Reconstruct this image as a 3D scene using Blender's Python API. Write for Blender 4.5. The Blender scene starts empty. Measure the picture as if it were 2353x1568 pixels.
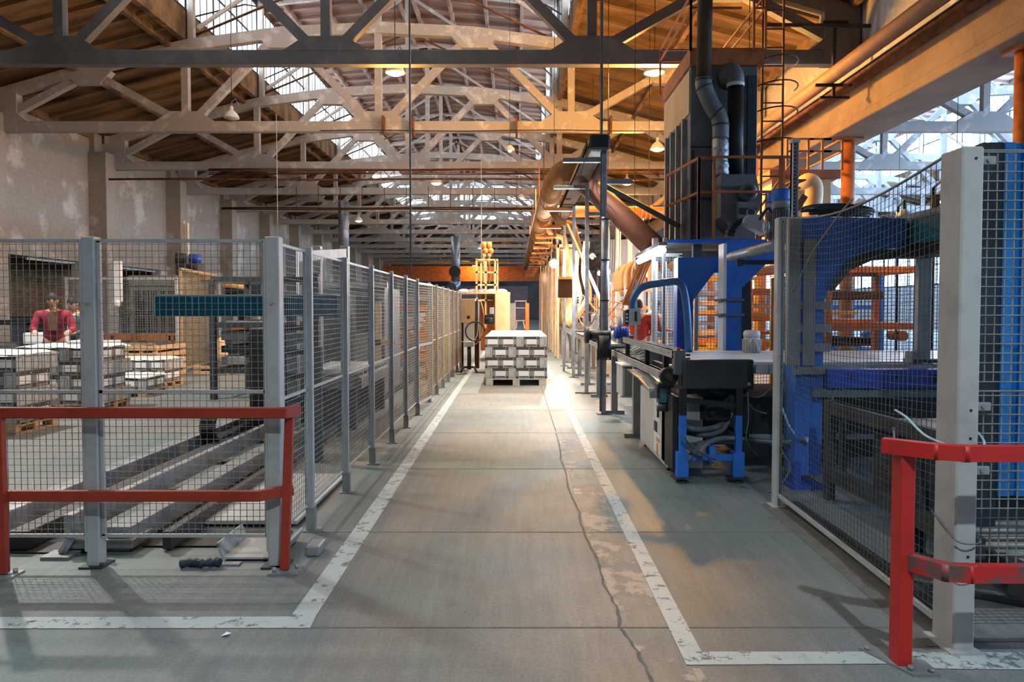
import bpy, math, random
from mathutils import Vector, Matrix
random.seed(7)
SC = bpy.context.scene
COL = SC.collection
PI = math.pi

# ---------------------------------------------------------------- camera
F_PX, VX, HY, CY = 1606.0, 1187.0, 708.0, 758.5
PITCH = math.radians(1.8)
EYE = 1.6
cam_d = bpy.data.cameras.new('camera')
cam = bpy.data.objects.new('camera', cam_d)
COL.objects.link(cam)
cam.location = (0, 0, EYE)
cam.rotation_euler = (PI/2 - PITCH, 0, 0)
cam_d.sensor_width = 36.0
cam_d.lens = F_PX * 36.0 / 2353.0
cam_d.shift_x = -(VX - 1176.5) / 2353.0
cam_d.shift_y = -(784.0 - CY) / 2353.0
cam_d.clip_end = 400
cam_d.clip_start = 0.05
SC.camera = cam

# ---------------------------------------------------------------- view, world
SC.view_settings.view_transform = 'Standard'
SC.view_settings.look = 'None'
SC.view_settings.gamma = 1.0
SC.view_settings.use_curve_mapping = False
SC.view_settings.exposure = -0.18
SC.cycles.max_bounces = 5
SC.cycles.diffuse_bounces = 3
SC.cycles.glossy_bounces = 2
SC.cycles.transmission_bounces = 2
SC.cycles.transparent_max_bounces = 12
SC.cycles.sample_clamp_indirect = 4.0
SC.cycles.caustics_reflective = False
SC.cycles.caustics_refractive = False
SC.cycles.use_denoising = True
w = bpy.data.worlds.new('sky'); SC.world = w
w.use_nodes = True
w.node_tree.nodes['Background'].inputs[0].default_value = (0.62, 0.78, 1.0, 1)
w.node_tree.nodes['Background'].inputs[1].default_value = 1.2

def s2l(c):
    c = c / 255.0
    return c / 12.92 if c <= 0.04045 else ((c + 0.055) / 1.055) ** 2.4
def rgb(h):
    h = h.lstrip('#')
    return tuple(s2l(int(h[i:i+2], 16)) for i in (0, 2, 4)) + (1.0,)

ORANGE = (1.0, 0.46, 0.08)
WARM = (1.0, 0.70, 0.40)
WHITE = (1.0, 0.93, 0.82)
COOL = (0.78, 0.88, 1.0)
def lamp(name, loc, energy, color, radius=0.12, kind='POINT', parent=None, spot=None, rot=None):
    d = bpy.data.lights.new(name, kind)
    d.energy = energy; d.color = color
    if kind == 'AREA':
        d.shape = 'RECTANGLE'; d.size, d.size_y = radius
    else:
        d.shadow_soft_size = radius
    if kind == 'SPOT':
        d.spot_size = spot; d.spot_blend = 0.6
    o = bpy.data.objects.new(name, d); COL.objects.link(o)
    o.location = loc
    if rot: o.rotation_euler = rot
    if parent:
        o.parent = parent
        o.location = Vector(loc) - parent.location
    return o
# two hall downlights behind and above the photographer, out of the picture; the third is added
lamp('hall_or_fill_light', (1.75, -1.9, 7.0), 2100.0, (0.80, 0.95, 1.0), 0.08, 'SPOT', spot=math.radians(125))
lamp('hall_or_fill_light', (-2.0, .6, 7.0), 270.0, (0.92, 0.96, 1.0), 0.16, 'SPOT', spot=math.radians(125))
lamp('hall_or_fill_light', (-.2, 12.5, 7.0), 3200.0, (1.0, 0.86, 0.70), 0.2, 'SPOT', spot=math.radians(72))  # added spot without a lamp, brightens the aisle floor and pallet fronts

# ---------------------------------------------------------------- measuring: a picture point at a known distance along the hall
_c, _s = math.cos(PITCH), math.sin(PITCH)
def at(px, py, Y):
    u = (px - VX) / F_PX; v = (CY - py) / F_PX
    dx, dy, dz = u, v*_s + _c, v*_c - _s
    t = Y / dy
    return Vector((dx*t, Y, EYE + dz*t))
def ground(px, py, z=0.0):
    u = (px - VX) / F_PX; v = (CY - py) / F_PX
    dx, dy, dz = u, v*_s + _c, v*_c - _s
    t = (z - EYE) / dz
    return Vector((dx*t, dy*t, z))

# ---------------------------------------------------------------- mesh helper
class MB:
    def __init__(self):
        self.v = []; self.f = []; self.mi = []; self.sm = []; self.m = 0
    def add(self, vs, fs, smooth=False):
        n = len(self.v)
        self.v.extend([tuple(p) for p in vs])
        for f in fs:
            self.f.append(tuple(i + n for i in f)); self.mi.append(self.m); self.sm.append(smooth)
        return self
    def bx(self, x0, x1, y0, y1, z0, z1, c=0.0):
        x0, x1 = min(x0, x1), max(x0, x1); y0, y1 = min(y0, y1), max(y0, y1); z0, z1 = min(z0, z1), max(z0, z1)
        if c <= 0:
            vs = [(x0,y0,z0),(x1,y0,z0),(x1,y1,z0),(x0,y1,z0),(x0,y0,z1),(x1,y0,z1),(x1,y1,z1),(x0,y1,z1)]
            return self.add(vs, [(3,2,1,0),(4,5,6,7),(0,1,5,4),(1,2,6,5),(2,3,7,6),(3,0,4,7)])
        c = min(c, (x1-x0)*.45, (y1-y0)*.45, (z1-z0)*.45)
        vs = []; idx = {}
        for ix in (0, 1):
            for iy in (0, 1):
                for iz in (0, 1):
                    X = (x0, x1)[ix]; Y = (y0, y1)[iy]; Z = (z0, z1)[iz]
                    sx = c if ix == 0 else -c; sy = c if iy == 0 else -c; sz = c if iz == 0 else -c
                    idx[ix, iy, iz] = len(vs)
                    vs += [(X, Y+sy, Z+sz), (X+sx, Y, Z+sz), (X+sx, Y+sy, Z)]
        fs = []
        def cornerface(a): fs.append(a)
        g = lambda ix, iy, iz, k: idx[ix, iy, iz] + k
        for k in (0, 1):
            fs.append((g(k,0,0,0), g(k,1,0,0), g(k,1,1,0), g(k,0,1,0)) if k else (g(k,0,0,0), g(k,0,1,0), g(k,1,1,0), g(k,1,0,0)))
            fs.append((g(0,k,0,1), g(0,k,1,1), g(1,k,1,1), g(1,k,0,1)) if k else (g(0,k,0,1), g(1,k,0,1), g(1,k,1,1), g(0,k,1,1)))
            fs.append((g(0,0,k,2), g(1,0,k,2), g(1,1,k,2), g(0,1,k,2)) if k else (g(0,0,k,2), g(0,1,k,2), g(1,1,k,2), g(1,0,k,2)))
        for a in (0, 1):
            for b in (0, 1):
                fs.append((g(0,a,b,1), g(1,a,b,1), g(1,a,b,2), g(0,a,b,2)))
                fs.append((g(a,0,b,0), g(a,1,b,0), g(a,1,b,2), g(a,0,b,2)))
                fs.append((g(a,b,0,0), g(a,b,1,0), g(a,b,1,1), g(a,b,0,1)))
        for a in (0, 1):
            for b in (0, 1):
                for d in (0, 1):
                    i = idx[a, b, d]; fs.append((i, i+1, i+2))
        return self.add(vs, fs)
    def bar(self, p, q, w, h=None, up=(0, 0, 1)):
        """box-section bar from p to q, w wide sideways, h high along up"""
        h = w if h is None else h
        p, q = Vector(p), Vector(q); d = (q - p)
        if d.length < 1e-6: return self
        d.normalize(); up = Vector(up)
        s = d.cross(up)
        if s.length < 1e-3: s = d.cross(Vector((0, 1, 0)))
        s.normalize(); u = s.cross(d).normalized()
        s = s*(w/2); u = u*(h/2)
        vs = [p-s-u, p+s-u, p+s+u, p-s+u, q-s-u, q+s-u, q+s+u, q-s+u]
        return self.add(vs, [(3,2,1,0),(4,5,6,7),(0,1,5,4),(1,2,6,5),(2,3,7,6),(3,0,4,7)])
    def tube(self, pts, r, n=8, cap=True, r_end=None):
        pts = [Vector(p) for p in pts]; N = len(pts)
        rings = []; prev = None
        for i, p in enumerate(pts):
            d = (pts[min(i+1, N-1)] - pts[max(i-1, 0)])
            if d.length < 1e-9: d = Vector((0, 0, 1))
            d.normalize()
            if prev is None:
                a = Vector((0, 0, 1)) if abs(d.z) < .9 else Vector((0, 1, 0))
                s = d.cross(a).normalized()
            else:
                s = prev - d*prev.dot(d)
                s = s.normalized() if s.length > 1e-6 else d.cross(Vector((0, 1, 0.1))).normalized()
            prev = s; u = d.cross(s)
            rr = r[i] if isinstance(r, (list, tuple)) else (r if r_end is None else r + (r_end - r)*i/max(1, N-1))
            rings.append([p + s*(rr*math.cos(2*PI*k/n)) + u*(rr*math.sin(2*PI*k/n)) for k in range(n)])
        vs = [p for ring in rings for p in ring]; fs = []
        for i in range(N-1):
            for k in range(n):
                a, b = i*n+k, i*n+(k+1) % n
                fs.append((a, b, b+n, a+n))
        base = len(self.v)
        self.add(vs, fs, n > 4)
        if cap:
            self.add([], [])
            self.f.append(tuple(base + k for k in reversed(range(n)))); self.mi.append(self.m); self.sm.append(False)
            self.f.append(tuple(base + (N-1)*n + k for k in range(n))); self.mi.append(self.m); self.sm.append(False)
        return self
    def cyl(self, p, q, r, n=16, r2=None):
        return self.tube([p, q], r, n, True, r2)
    def lathe(self, c, prof, n=20, axis='z'):
        vs = []; fs = []
        for (r, h) in prof:
            for k in range(n):
                a = 2*PI*k/n; x, y = r*math.cos(a), r*math.sin(a)
                vs.append({'z': (c[0]+x, c[1]+y, c[2]+h), 'x': (c[0]+h, c[1]+x, c[2]+y), 'y': (c[0]+x, c[1]+h, c[2]+y)}[axis])
        for i in range(len(prof)-1):
            for k in range(n):
                a, b = i*n+k, i*n+(k+1) % n
                fs.append((a, b, b+n, a+n))
        fs.append(tuple(reversed(range(n)))); fs.append(tuple((len(prof)-1)*n + k for k in range(n)))
        return self.add(vs, fs, True)
    def prism(self, poly, a0, a1, axis='y'):
        """poly of 2D points extruded along axis between a0 and a1; y: (x,z)  x: (y,z)  z: (x,y)"""
        def P(u, v, a): return {'y': (u, a, v), 'x': (a, u, v), 'z': (u, v, a)}[axis]
        n = len(poly)
        vs = [P(u, v, a0) for u, v in poly] + [P(u, v, a1) for u, v in poly]
        fs = [tuple(range(n)), tuple(reversed(range(n, 2*n)))]
        fs += [(i, (i+1) % n, (i+1) % n + n, i+n) for i in range(n)]
        return self.add(vs, fs)
    def ball(self, c, r, n=12, m=8, sq=(1, 1, 1)):
        prof = [(max(1e-4, math.sin(PI*i/m)), -math.cos(PI*i/m)) for i in range(m+1)]
        vs = []; fs = []
        for (a, h) in prof:
            for k in range(n):
                t = 2*PI*k/n
                vs.append((c[0]+r*sq[0]*a*math.cos(t), c[1]+r*sq[1]*a*math.sin(t), c[2]+r*sq[2]*h))
        for i in range(m):
            for k in range(n):
                p, q = i*n+k, i*n+(k+1) % n
                fs.append((p, q, q+n, p+n))
        return self.add(vs, fs, True)
ORIG = {}
def _build(self, name, mats, parent=None, loc=None, label=None):
    me = bpy.data.meshes.new(name)
    o0 = Vector(ORIG[parent.name]) if parent is not None else Vector(loc or (0, 0, 0))
    me.from_pydata([(x-o0.x, y-o0.y, z-o0.z) for x, y, z in self.v], [], self.f)
    if not isinstance(mats, (list, tuple)): mats = [mats]
    for m in mats: me.materials.append(m)
    me.polygons.foreach_set('material_index', self.mi)
    me.polygons.foreach_set('use_smooth', self.sm)
    me.update()
    o = bpy.data.objects.new(name, me); COL.objects.link(o)
    ORIG[o.name] = tuple(o0)
    if parent is not None: o.parent = parent
    else: o.location = o0
    if label: o['label'] = label
    return o
MB.build = _build

def tag(o, label=None, cat=None, group=None, kind=None):
    if label: o['label'] = label
    if cat: o['category'] = cat
    if group: o['group'] = group
    if kind: o['kind'] = kind
    return o
def thing(name, label, cat, loc=(0, 0, 0), group=None):
    o = bpy.data.objects.new(name, None); COL.objects.link(o)
    o.location = loc; o.empty_display_size = 0.2
    ORIG[o.name] = tuple(loc)
    return tag(o, label, cat, group)
def struct(o):
    o['kind'] = 'structure'; return o
def copy_tree(o, parent=None, loc=None, rz=None, label=None):
    c = o.copy(); COL.objects.link(c)
    if parent is not None: c.parent = parent
    else:
        if loc is not None: c.location = loc
        if rz is not None: c.rotation_euler = (0, 0, rz)
        if label: c['label'] = label
    for ch in KIDS(o): copy_tree(ch, c)
    return c
def KIDS(o):
    return [x for x in COL.objects if x.parent is o]
def roofz(x):
    """underside of the roof above a place in either hall"""
    d = min(abs(x+4.3), abs(x-20.6))
    return 13.9+(6-d)*.1 if d < 5.9 else 10.05-(d-6)*.25
def smooth_path(pts, k=6):
    pts = [Vector(p) for p in pts]; out = []
    n = len(pts)
    for i in range(n-1):
        p0, p1, p2, p3 = pts[max(i-1, 0)], pts[i], pts[i+1], pts[min(i+2, n-1)]
        for j in range(k):
            t = j/k
            out.append(0.5*((2*p1)+(p2-p0)*t+(2*p0-5*p1+4*p2-p3)*t*t+(3*p1-p0-3*p2+p3)*t*t*t))
    out.append(pts[-1]); return out

# ---------------------------------------------------------------- materials
def mat(name, col, rough=.6, metal=0.0, col2=None, scale=3.0, amount=.5, grain=.0, bump=.0, stretch=(1, 1, 1), detail=6, sharp=.25, spec=.5):
    """two-tone noise-mottled principled material in object coordinates"""
    m = bpy.data.materials.new(name); m.use_nodes = True
    nt = m.node_tree; N = nt.nodes; L = nt.links
    b = N['Principled BSDF']
    b.inputs['Roughness'].default_value = rough; b.inputs['Metallic'].default_value = metal
    b.inputs['Specular IOR Level'].default_value = spec
    c1 = rgb(col) if isinstance(col, str) else tuple(col) + (1,)
    if col2 is None: c2 = tuple(x*.72 for x in c1[:3]) + (1,)
    else: c2 = rgb(col2)
    tc = N.new('ShaderNodeTexCoord'); mp = N.new('ShaderNodeMapping')
    mp.inputs['Scale'].default_value = stretch
    L.new(tc.outputs['Object'], mp.inputs[0])
    nz = N.new('ShaderNodeTexNoise'); nz.inputs['Scale'].default_value = scale; nz.inputs['Detail'].default_value = detail
    nz.inputs['Roughness'].default_value = .62
    L.new(mp.outputs[0], nz.inputs[0])
    mr = N.new('ShaderNodeMapRange'); mr.inputs[1].default_value = 1-amount-sharp/2 if amount else .9
    mr.inputs[2].default_value = mr.inputs[1].default_value + sharp
    L.new(nz.outputs['Fac'], mr.inputs[0])
    mx = N.new('ShaderNodeMix'); mx.data_type = 'RGBA'
    mx.inputs[6].default_value = c1; mx.inputs[7].default_value = c2
    L.new(mr.outputs[0], mx.inputs[0])
    out = mx.outputs[2]
    if grain:
        n2 = N.new('ShaderNodeTexNoise'); n2.inputs['Scale'].default_value = scale*14; n2.inputs['Detail'].default_value = 3
        L.new(mp.outputs[0], n2.inputs[0])
        m2 = N.new('ShaderNodeMix'); m2.data_type = 'RGBA'; m2.blend_type = 'MULTIPLY'; m2.inputs[0].default_value = grain
        L.new(out, m2.inputs[6]); L.new(n2.outputs['Fac'], m2.inputs[7]); 
        g = N.new('ShaderNodeMix'); g.data_type = 'RGBA'; g.blend_type = 'MULTIPLY'; g.inputs[0].default_value = 1
        g.inputs[7].default_value = (1+grain*.8,)*3 + (1,)
        L.new(m2.outputs[2], g.inputs[6]); out = g.outputs[2]
    L.new(out, b.inputs['Base Color'])
    if bump:
        bp = N.new('ShaderNodeBump'); bp.inputs['Strength'].default_value = bump; bp.inputs['Distance'].default_value = .02
        L.new(nz.outputs['Fac'], bp.inputs['Height']); L.new(bp.outputs[0], b.inputs['Normal'])
    return m
def glow(name, col, strength):
    m = bpy.data.materials.new(name); m.use_nodes = True
    b = m.node_tree.nodes['Principled BSDF']
    b.inputs['Base Color'].default_value = (.8, .8, .8, 1)
    b.inputs['Emission Color'].default_value = tuple(col) + (1,)
    b.inputs['Emission Strength'].default_value = strength
    return m

M = {}
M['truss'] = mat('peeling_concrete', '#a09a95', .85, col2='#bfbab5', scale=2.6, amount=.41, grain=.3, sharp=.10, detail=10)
M['truss_dark'] = mat('shaded_truss_concrete', '#62605e', .85, col2='#76736f', scale=1.3, amount=.42, grain=.25)  # darker copy for the nearest truss, its weak light put into the colour
M['roof'] = mat('stained_roof_concrete', '#7c6144', .9, col2='#453222', scale=.8, amount=.5, grain=.35, stretch=(.35, 1.6, 1), sharp=.22)
M['roof2'] = mat('monitor_roof_concrete', '#9a8074', .9, col2='#6a5149', scale=.8, amount=.5, grain=.3, stretch=(.3, 1.8, 1), sharp=.3)
M['wall'] = mat('peeling_plaster', '#90877b', .9, col2='#b0a99e', scale=.7, amount=.42, grain=.4, sharp=.09, detail=10)
M['wall_low'] = mat('whitewashed_pier', '#c4c4c2', .85, col2='#a5a5a5', scale=.8, amount=.4, grain=.2)
M['beam'] = mat('girder_concrete', '#84705e', .85, col2='#6d5b4e', scale=.7, amount=.5, grain=.25)
M['rust'] = mat('rusty_steel', '#7a4a2c', .75, .3, col2='#4d2f20', scale=4, grain=.3)
M['rustpaint'] = mat('worn_orange_paint', '#a8602c', .6, col2='#6a3d22', scale=3, amount=.42, grain=.25)
M['fence'] = mat('grey_fence_paint', '#a3a3a1', .5, col2='#8d8d8b', scale=5, amount=.4, grain=.12)
M['wire'] = mat('galvanised_wire', '#8a8985', .6, .1, col2='#6f6e6a', scale=9)
M['wiredark'] = mat('dull_grey_wire', '#6a6a67', .65, 0, col2='#53534f', scale=9)
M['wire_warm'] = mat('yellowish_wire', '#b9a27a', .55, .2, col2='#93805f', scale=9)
M['red'] = mat('red_rail_paint', '#b3201a', .5, col2='#94201a', scale=4, amount=.42, grain=.22, bump=.1)
M['redbrown'] = mat('brick_red_paint', '#94301c', .5, col2='#7a2615', scale=3, amount=.42, grain=.2, bump=.1)
M['redworn'] = mat('scuffed_red_paint', '#b51f1c', .5, col2='#5d4744', scale=7, amount=.46, grain=.2, bump=.2, sharp=.12)
M['blue'] = mat('blue_machine_paint', '#2c6cc6', .45, col2='#2459a8', scale=2.5, amount=.4, grain=.1)
M['bluedeep'] = mat('deep_blue_paint', '#2449ad', .45, col2='#1f3f92', scale=2.5, amount=.4)
M['bluelight'] = mat('light_blue_cladding', '#1f7cc6', .5, col2='#1a67ab', scale=2, amount=.4)
M['navy'] = mat('dark_navy_paint', '#26323d', .6, scale=3)
M['teal'] = mat('teal_machine_paint', '#14606e', .45, col2='#0f4f5c', scale=3, amount=.4)
M['steel'] = mat('brushed_steel', '#a4a6a8', .42, .35, col2='#86888a', scale=6, grain=.15)
M['galv'] = mat('galvanised_sheet', '#8f9192', .5, .35, col2='#777a7c', scale=5, grain=.15)
M['alu'] = mat('aluminium_profile', '#b4b5b4', .45, .3, col2='#94969a', scale=6)
M['greypaint'] = mat('grey_machine_paint', '#8b8c8b', .5, col2='#757675', scale=3, grain=.1)
M['cabinet'] = mat('light_grey_cabinet', '#b9b8b4', .5, col2='#a5a4a0', scale=3, amount=.4)
M['tower'] = mat('dark_grey_sheet', '#6f7478', .55, .2, col2='#5c6165', scale=2, grain=.15)
M['dark'] = mat('blackened_steel', '#2b2c2e', .55, .3, col2='#1d1d1e', scale=5)
M['darkgrey'] = mat('dark_grey_steel', '#45474a', .55, .3, col2='#333538', scale=4)
M['guard'] = mat('greenish_black_guard', '#33393a', .5, .2, col2='#252a2b', scale=3)
M['rubber'] = mat('black_rubber', '#1c1d1e', .55, col2='#2a2b2d', scale=8)
M['hose'] = mat('grey_hose', '#5b6469', .5, col2='#474f53', scale=8)
M['cable'] = mat('pale_blue_cable', '#a9c3cc', .45, col2='#8fa9b4', scale=8)
M['white'] = mat('white_plastic', '#d8d8d6', .5, col2='#c2c2c0', scale=4, amount=.35)
M['film'] = mat('white_film', '#e6e7e8', .3, col2='#cfd2d6', scale=3, amount=.4, bump=.4)
M['wood'] = mat('pallet_wood', '#c8a57a', .8, col2='#a98862', scale=2.5, amount=.45, grain=.3, stretch=(1, 1, 6))
M['woodgrey'] = mat('weathered_pallet_wood', '#c9c2b6', .8, col2='#aba396', scale=2.5, amount=.45, grain=.3)
M['card'] = mat('grey_cardboard', '#8e8f8d', .8, col2='#7d7e7c', scale=4, amount=.4)
M['carddark'] = mat('dark_brown_print', '#423a38', .7, col2='#373130', scale=4, amount=.4)
M['cardlid'] = mat('pale_cardboard_top', '#d8cfc0', .8, col2='#c4b9a8', scale=3, amount=.4)
M['paper'] = mat('white_label', '#e8e8e6', .6, col2='#dcdcda', scale=4, amount=.3)
M['duct'] = mat('ochre_duct_wrap', '#946637', .8, 0, col2='#704d2b', scale=2.5, amount=.45, grain=.2)
M['ductred'] = mat('reddish_brown_duct', '#8a5644', .6, .1, col2='#6f463b', scale=2, amount=.4)
M['spiral'] = mat('spiral_duct_steel', '#8c9196', .4, .6, col2='#73787d', scale=3, stretch=(1, 1, 5))
M['foil'] = mat('crumpled_foil', '#b8bbbd', .3, .7, col2='#7e8183', scale=14, amount=.5, bump=1.0)
M['brownsteel'] = mat('brown_cable_tray', '#4c3524', .9, 0, col2='#3a281c', scale=3, spec=.15)
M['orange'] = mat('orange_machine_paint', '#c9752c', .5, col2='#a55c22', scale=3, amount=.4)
M['yellow'] = mat('yellow_machine_paint', '#d19a2c', .5, col2='#a97820', scale=3, amount=.4)
M['beige'] = mat('beige_machine_panel', '#cdab7e', .55, col2='#b8946a', scale=2, amount=.4)
M['curtain'] = mat('cream_hose_cover', '#e0c08a', .7, col2='#caa670', scale=3)
M['skin'] = mat('skin', '#c79a80', .55, col2='#b98a72', scale=8, amount=.4)
M['hair'] = mat('dark_hair', '#2a2523', .7, col2='#1d1918', scale=20)
M['redcloth'] = mat('crimson_jacket', '#9c2a3c', .85, col2='#7c2231', scale=5, grain=.2)
M['greycloth'] = mat('grey_workwear', '#5a5c60', .85, col2='#4b4d50', scale=5, grain=.2)
M['bluecloth'] = mat('light_blue_shirt', '#9fc9dc', .85, col2='#86b2c6', scale=5)
M['brownshirt'] = mat('brown_shirt', '#6a4a34', .85, scale=6)
M['redcloth2'] = mat('red_overalls', '#b8331d', .85, col2='#8f2616', scale=5, grain=.2)
M['darkcloth'] = mat('dark_trousers', '#3a3634', .85, scale=5)
M['tapered'] = mat('orange_sticker', '#cf8a3c', .6, scale=3)
M['frost'] = glow('frosted_daylight_glass', (0.82, 0.92, 1.0), 7.0)
M['frost2'] = glow('bright_daylight_glass', (0.40, 0.64, 1.0), 34.0)
M['bulb'] = glow('lit_lamp_glass', (1.0, 0.62, 0.22), 60.0)
M['tube'] = glow('lit_tube_glass', (0.93, 0.97, 1.0), 22.0)
M['bulbw'] = glow('lit_warm_bulb', (1.0, 0.86, 0.66), 60.0)
M['mark'] = None

def floor_material():
    m = bpy.data.materials.new('worn_concrete_floor'); m.use_nodes = True
    nt = m.node_tree; N = nt.nodes; L = nt.links; b = N['Principled BSDF']
    b.inputs['Roughness'].default_value = .55
    tc = N.new('ShaderNodeTexCoord')
    def noise(scale, detail=6, stretch=(1, 1, 1), off=(0, 0, 0)):
        mp = N.new('ShaderNodeMapping'); mp.inputs['Scale'].default_value = stretch; mp.inputs['Location'].default_value = off
        L.new(tc.outputs['Object'], mp.inputs[0])
        n = N.new('ShaderNodeTexNoise'); n.inputs['Scale'].default_value = scale; n.inputs['Detail'].default_value = detail
        n.inputs['Roughness'].default_value = .6
        L.new(mp.outputs[0], n.inputs[0]); return n.outputs['Fac']
    def ramp(fac, a, b_):
        r = N.new('ShaderNodeMapRange'); r.inputs[1].default_value = a; r.inputs[2].default_value = b_
        L.new(fac, r.inputs[0]); return r.outputs[0]
    def mix(f, c1, c2, mode='MIX'):
        x = N.new('ShaderNodeMix'); x.data_type = 'RGBA'; x.blend_type = mode
        if isinstance(f, float): x.inputs[0].default_value = f
        else: L.new(f, x.inputs[0])
        for i, c in ((6, c1), (7, c2)):
            if isinstance(c, tuple): x.inputs[i].default_value = c
            else: L.new(c, x.inputs[i])
        return x.outputs[2]
    c = mix(ramp(noise(.8), .4, .62), rgb('#727777'), rgb('#828484'))
    c = mix(ramp(noise(.55, off=(9, 3, 0)), .50, .64), c, rgb('#70827e'))       # greenish patches
    c = mix(ramp(noise(1.1, off=(2, 7, 0)), .62, .72), c, rgb('#8d8577'))       # sandy wear
    c = mix(ramp(noise(2.2, 8, off=(5, 5, 0)), .66, .74), c, rgb('#5f5d5a'))     # oil spots
    c = mix(.35, c, mix(ramp(noise(60, 3), .3, .7), rgb('#6a6a6a'), rgb('#ffffff')), 'MULTIPLY')
    c = mix(.25, c, mix(ramp(noise(3, 6, (6, .5, 1)), .35, .65), rgb('#8f8f8f'), rgb('#ffffff')), 'MULTIPLY')
    L.new(c, b.inputs['Base Color'])
    L.new(ramp(noise(1.3, off=(1, 1, 0)), 0, 1), b.inputs['Roughness'])
    r = N.new('ShaderNodeMapRange'); r.inputs[3].default_value = .42; r.inputs[4].default_value = .75
    L.new(noise(1.3), r.inputs[0]); L.new(r.outputs[0], b.inputs['Roughness'])
    bp = N.new('ShaderNodeBump'); bp.inputs['Strength'].default_value = .15; bp.inputs['Distance'].default_value = .01
    L.new(noise(25, 4), bp.inputs['Height']); L.new(bp.outputs[0], b.inputs['Normal'])
    return m
M['floor'] = floor_material()

def worn_paint(name, col, keep, scale=5.0):
    """paint that has flaked off in places (alpha from noise)"""
    m = mat(name, col, .6, col2=None, scale=4, amount=.3)
    nt = m.node_tree; N = nt.nodes; L = nt.links
    tc = N.new('ShaderNodeTexCoord')
    n = N.new('ShaderNodeTexNoise'); n.inputs['Scale'].default_value = scale; n.inputs['Detail'].default_value = 10
    n.inputs['Roughness'].default_value = .75
    L.new(tc.outputs['Object'], n.inputs[0])
    r = N.new('ShaderNodeMapRange'); r.inputs[1].default_value = 1-keep-.04; r.inputs[2].default_value = 1-keep+.04
    L.new(n.outputs['Fac'], r.inputs[0]); L.new(r.outputs[0], N['Principled BSDF'].inputs['Alpha'])
    return m
M['mark'] = worn_paint('flaking_white_paint', '#a9b1b1', .585, 11.0)
M['markthin'] = worn_paint('thin_white_paint', '#a5adad', .54, 11.0)
M['pink'] = worn_paint('pinkish_bare_concrete', '#988f86', .5, 2.2)
M['crack'] = mat('tar_filled_crack', '#626260', .8, scale=9)
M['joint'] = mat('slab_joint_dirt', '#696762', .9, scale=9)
# ================================================================ THE SETTING
Y0, Y1 = -9.0, 112.0
HALLS = (-4.3, 20.6)          # ridge line of each hall
f = MB(); f.bx(-27, 34, Y0, Y1, -.3, 0.0); struct(f.build('floor', M['floor']))

# slab joints and the long crack
j = MB()
for y in (1.45, 3.45, 4.94, 6.9, 8.9, 10.9, 12.9, 14.9, 17, 19, 21, 23, 25, 27, 29, 31, 34, 37, 40):
    j.bx(-1.5, 2.0, y-.006, y+.006, 0, .0015)
for x in (-1.36, -1.28): j.bx(x-.006, x+.006, 7.2, 60, 0, .0016)
j.bx(.50, .515, 9, 60, 0, .0015)
struct(j.build('floor_joint_lines', M['joint']))
cr = MB()
pts = [(.60, 2.2), (.585, 2.99), (.56, 3.2), (.52, 3.46), (.535, 3.7), (.505, 4.0), (.51, 4.4), (.475, 4.92), (.49, 5.4), (.46, 6.1), (.475, 6.8), (.462, 7.3), (.50, 8.2), (.505, 9.0)]
rr = random.Random(3)
fine = []
for (a, b) in zip(pts, pts[1:]):
    for k in range(5):
        t = k/5; fine.append((a[0]+(b[0]-a[0])*t + rr.uniform(-.008, .008), a[1]+(b[1]-a[1])*t))
for a, b in zip(fine, fine[1:]):
    w_ = rr.uniform(.004, .010)
    cr.add([(a[0]-w_, a[1], .002), (a[0]+w_, a[1], .002), (b[0]+w_, b[1], .002), (b[0]-w_, b[1], .002)], [(0, 1, 2, 3)])
struct(cr.build('floor_crack_line', M['crack']))
pk = MB()
pk.add([(.53, 3.46, .001), (.76, 3.46, .001), (.76, 4.9, .001), (.50, 4.9, .001)], [(0, 1, 2, 3)])
pk.add([(.62, 2.3, .001), (.86, 2.3, .001), (.80, 3.3, .001), (.55, 3.3, .001)], [(0, 1, 2, 3)])
pk.add([(.50, 4.9, .001), (.74, 4.9, .001), (.74, 8.5, .001), (.50, 8.5, .001)], [(0, 1, 2, 3)])
struct(pk.build('floor_worn_strip', M['pink']))
# painted walkway lines
mk = MB()
mk.add([(-1.17, 3.57, .003), (-1.04, 3.57, .003), (-1.10, 14, .003), (-1.21, 14, .003)], [(0, 1, 2, 3)])
mk.add([(-1.10, 14, .003), (-1.21, 14, .003), (-1.21, 45, .003), (-1.10, 45, .003)], [(0, 1, 2, 3)])
mk.add([(-6, 3.42, .003), (-1.03, 3.44, .003), (-1.04, 3.57, .003), (-6, 3.55, .003)], [(0, 1, 2, 3)])
struct(mk.build('floor_marking_left', M['mark']))
mk = MB()
mk.add([(.76, 3.2, .003), (.86, 3.2, .003), (.87, 14, .003), (.77, 14, .003)], [(0, 1, 2, 3)])
mk.add([(.77, 14, .003), (.87, 14, .003), (.87, 45, .003), (.77, 45, .003)], [(0, 1, 2, 3)])
mk.add([(.76, 3.08, .003), (1.7, 3.09, .003), (1.7, 3.2, .003), (.76, 3.2, .003)], [(0, 1, 2, 3)])
struct(mk.build('floor_marking_right', M['mark']))
mk = MB(); mk.add([(1.7, 3.05, .003), (4.2, 3.0, .003), (4.2, 3.17, .003), (1.7, 3.2, .003)], [(0, 1, 2, 3)])
struct(mk.build('floor_marking_front', M['markthin']))

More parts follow.
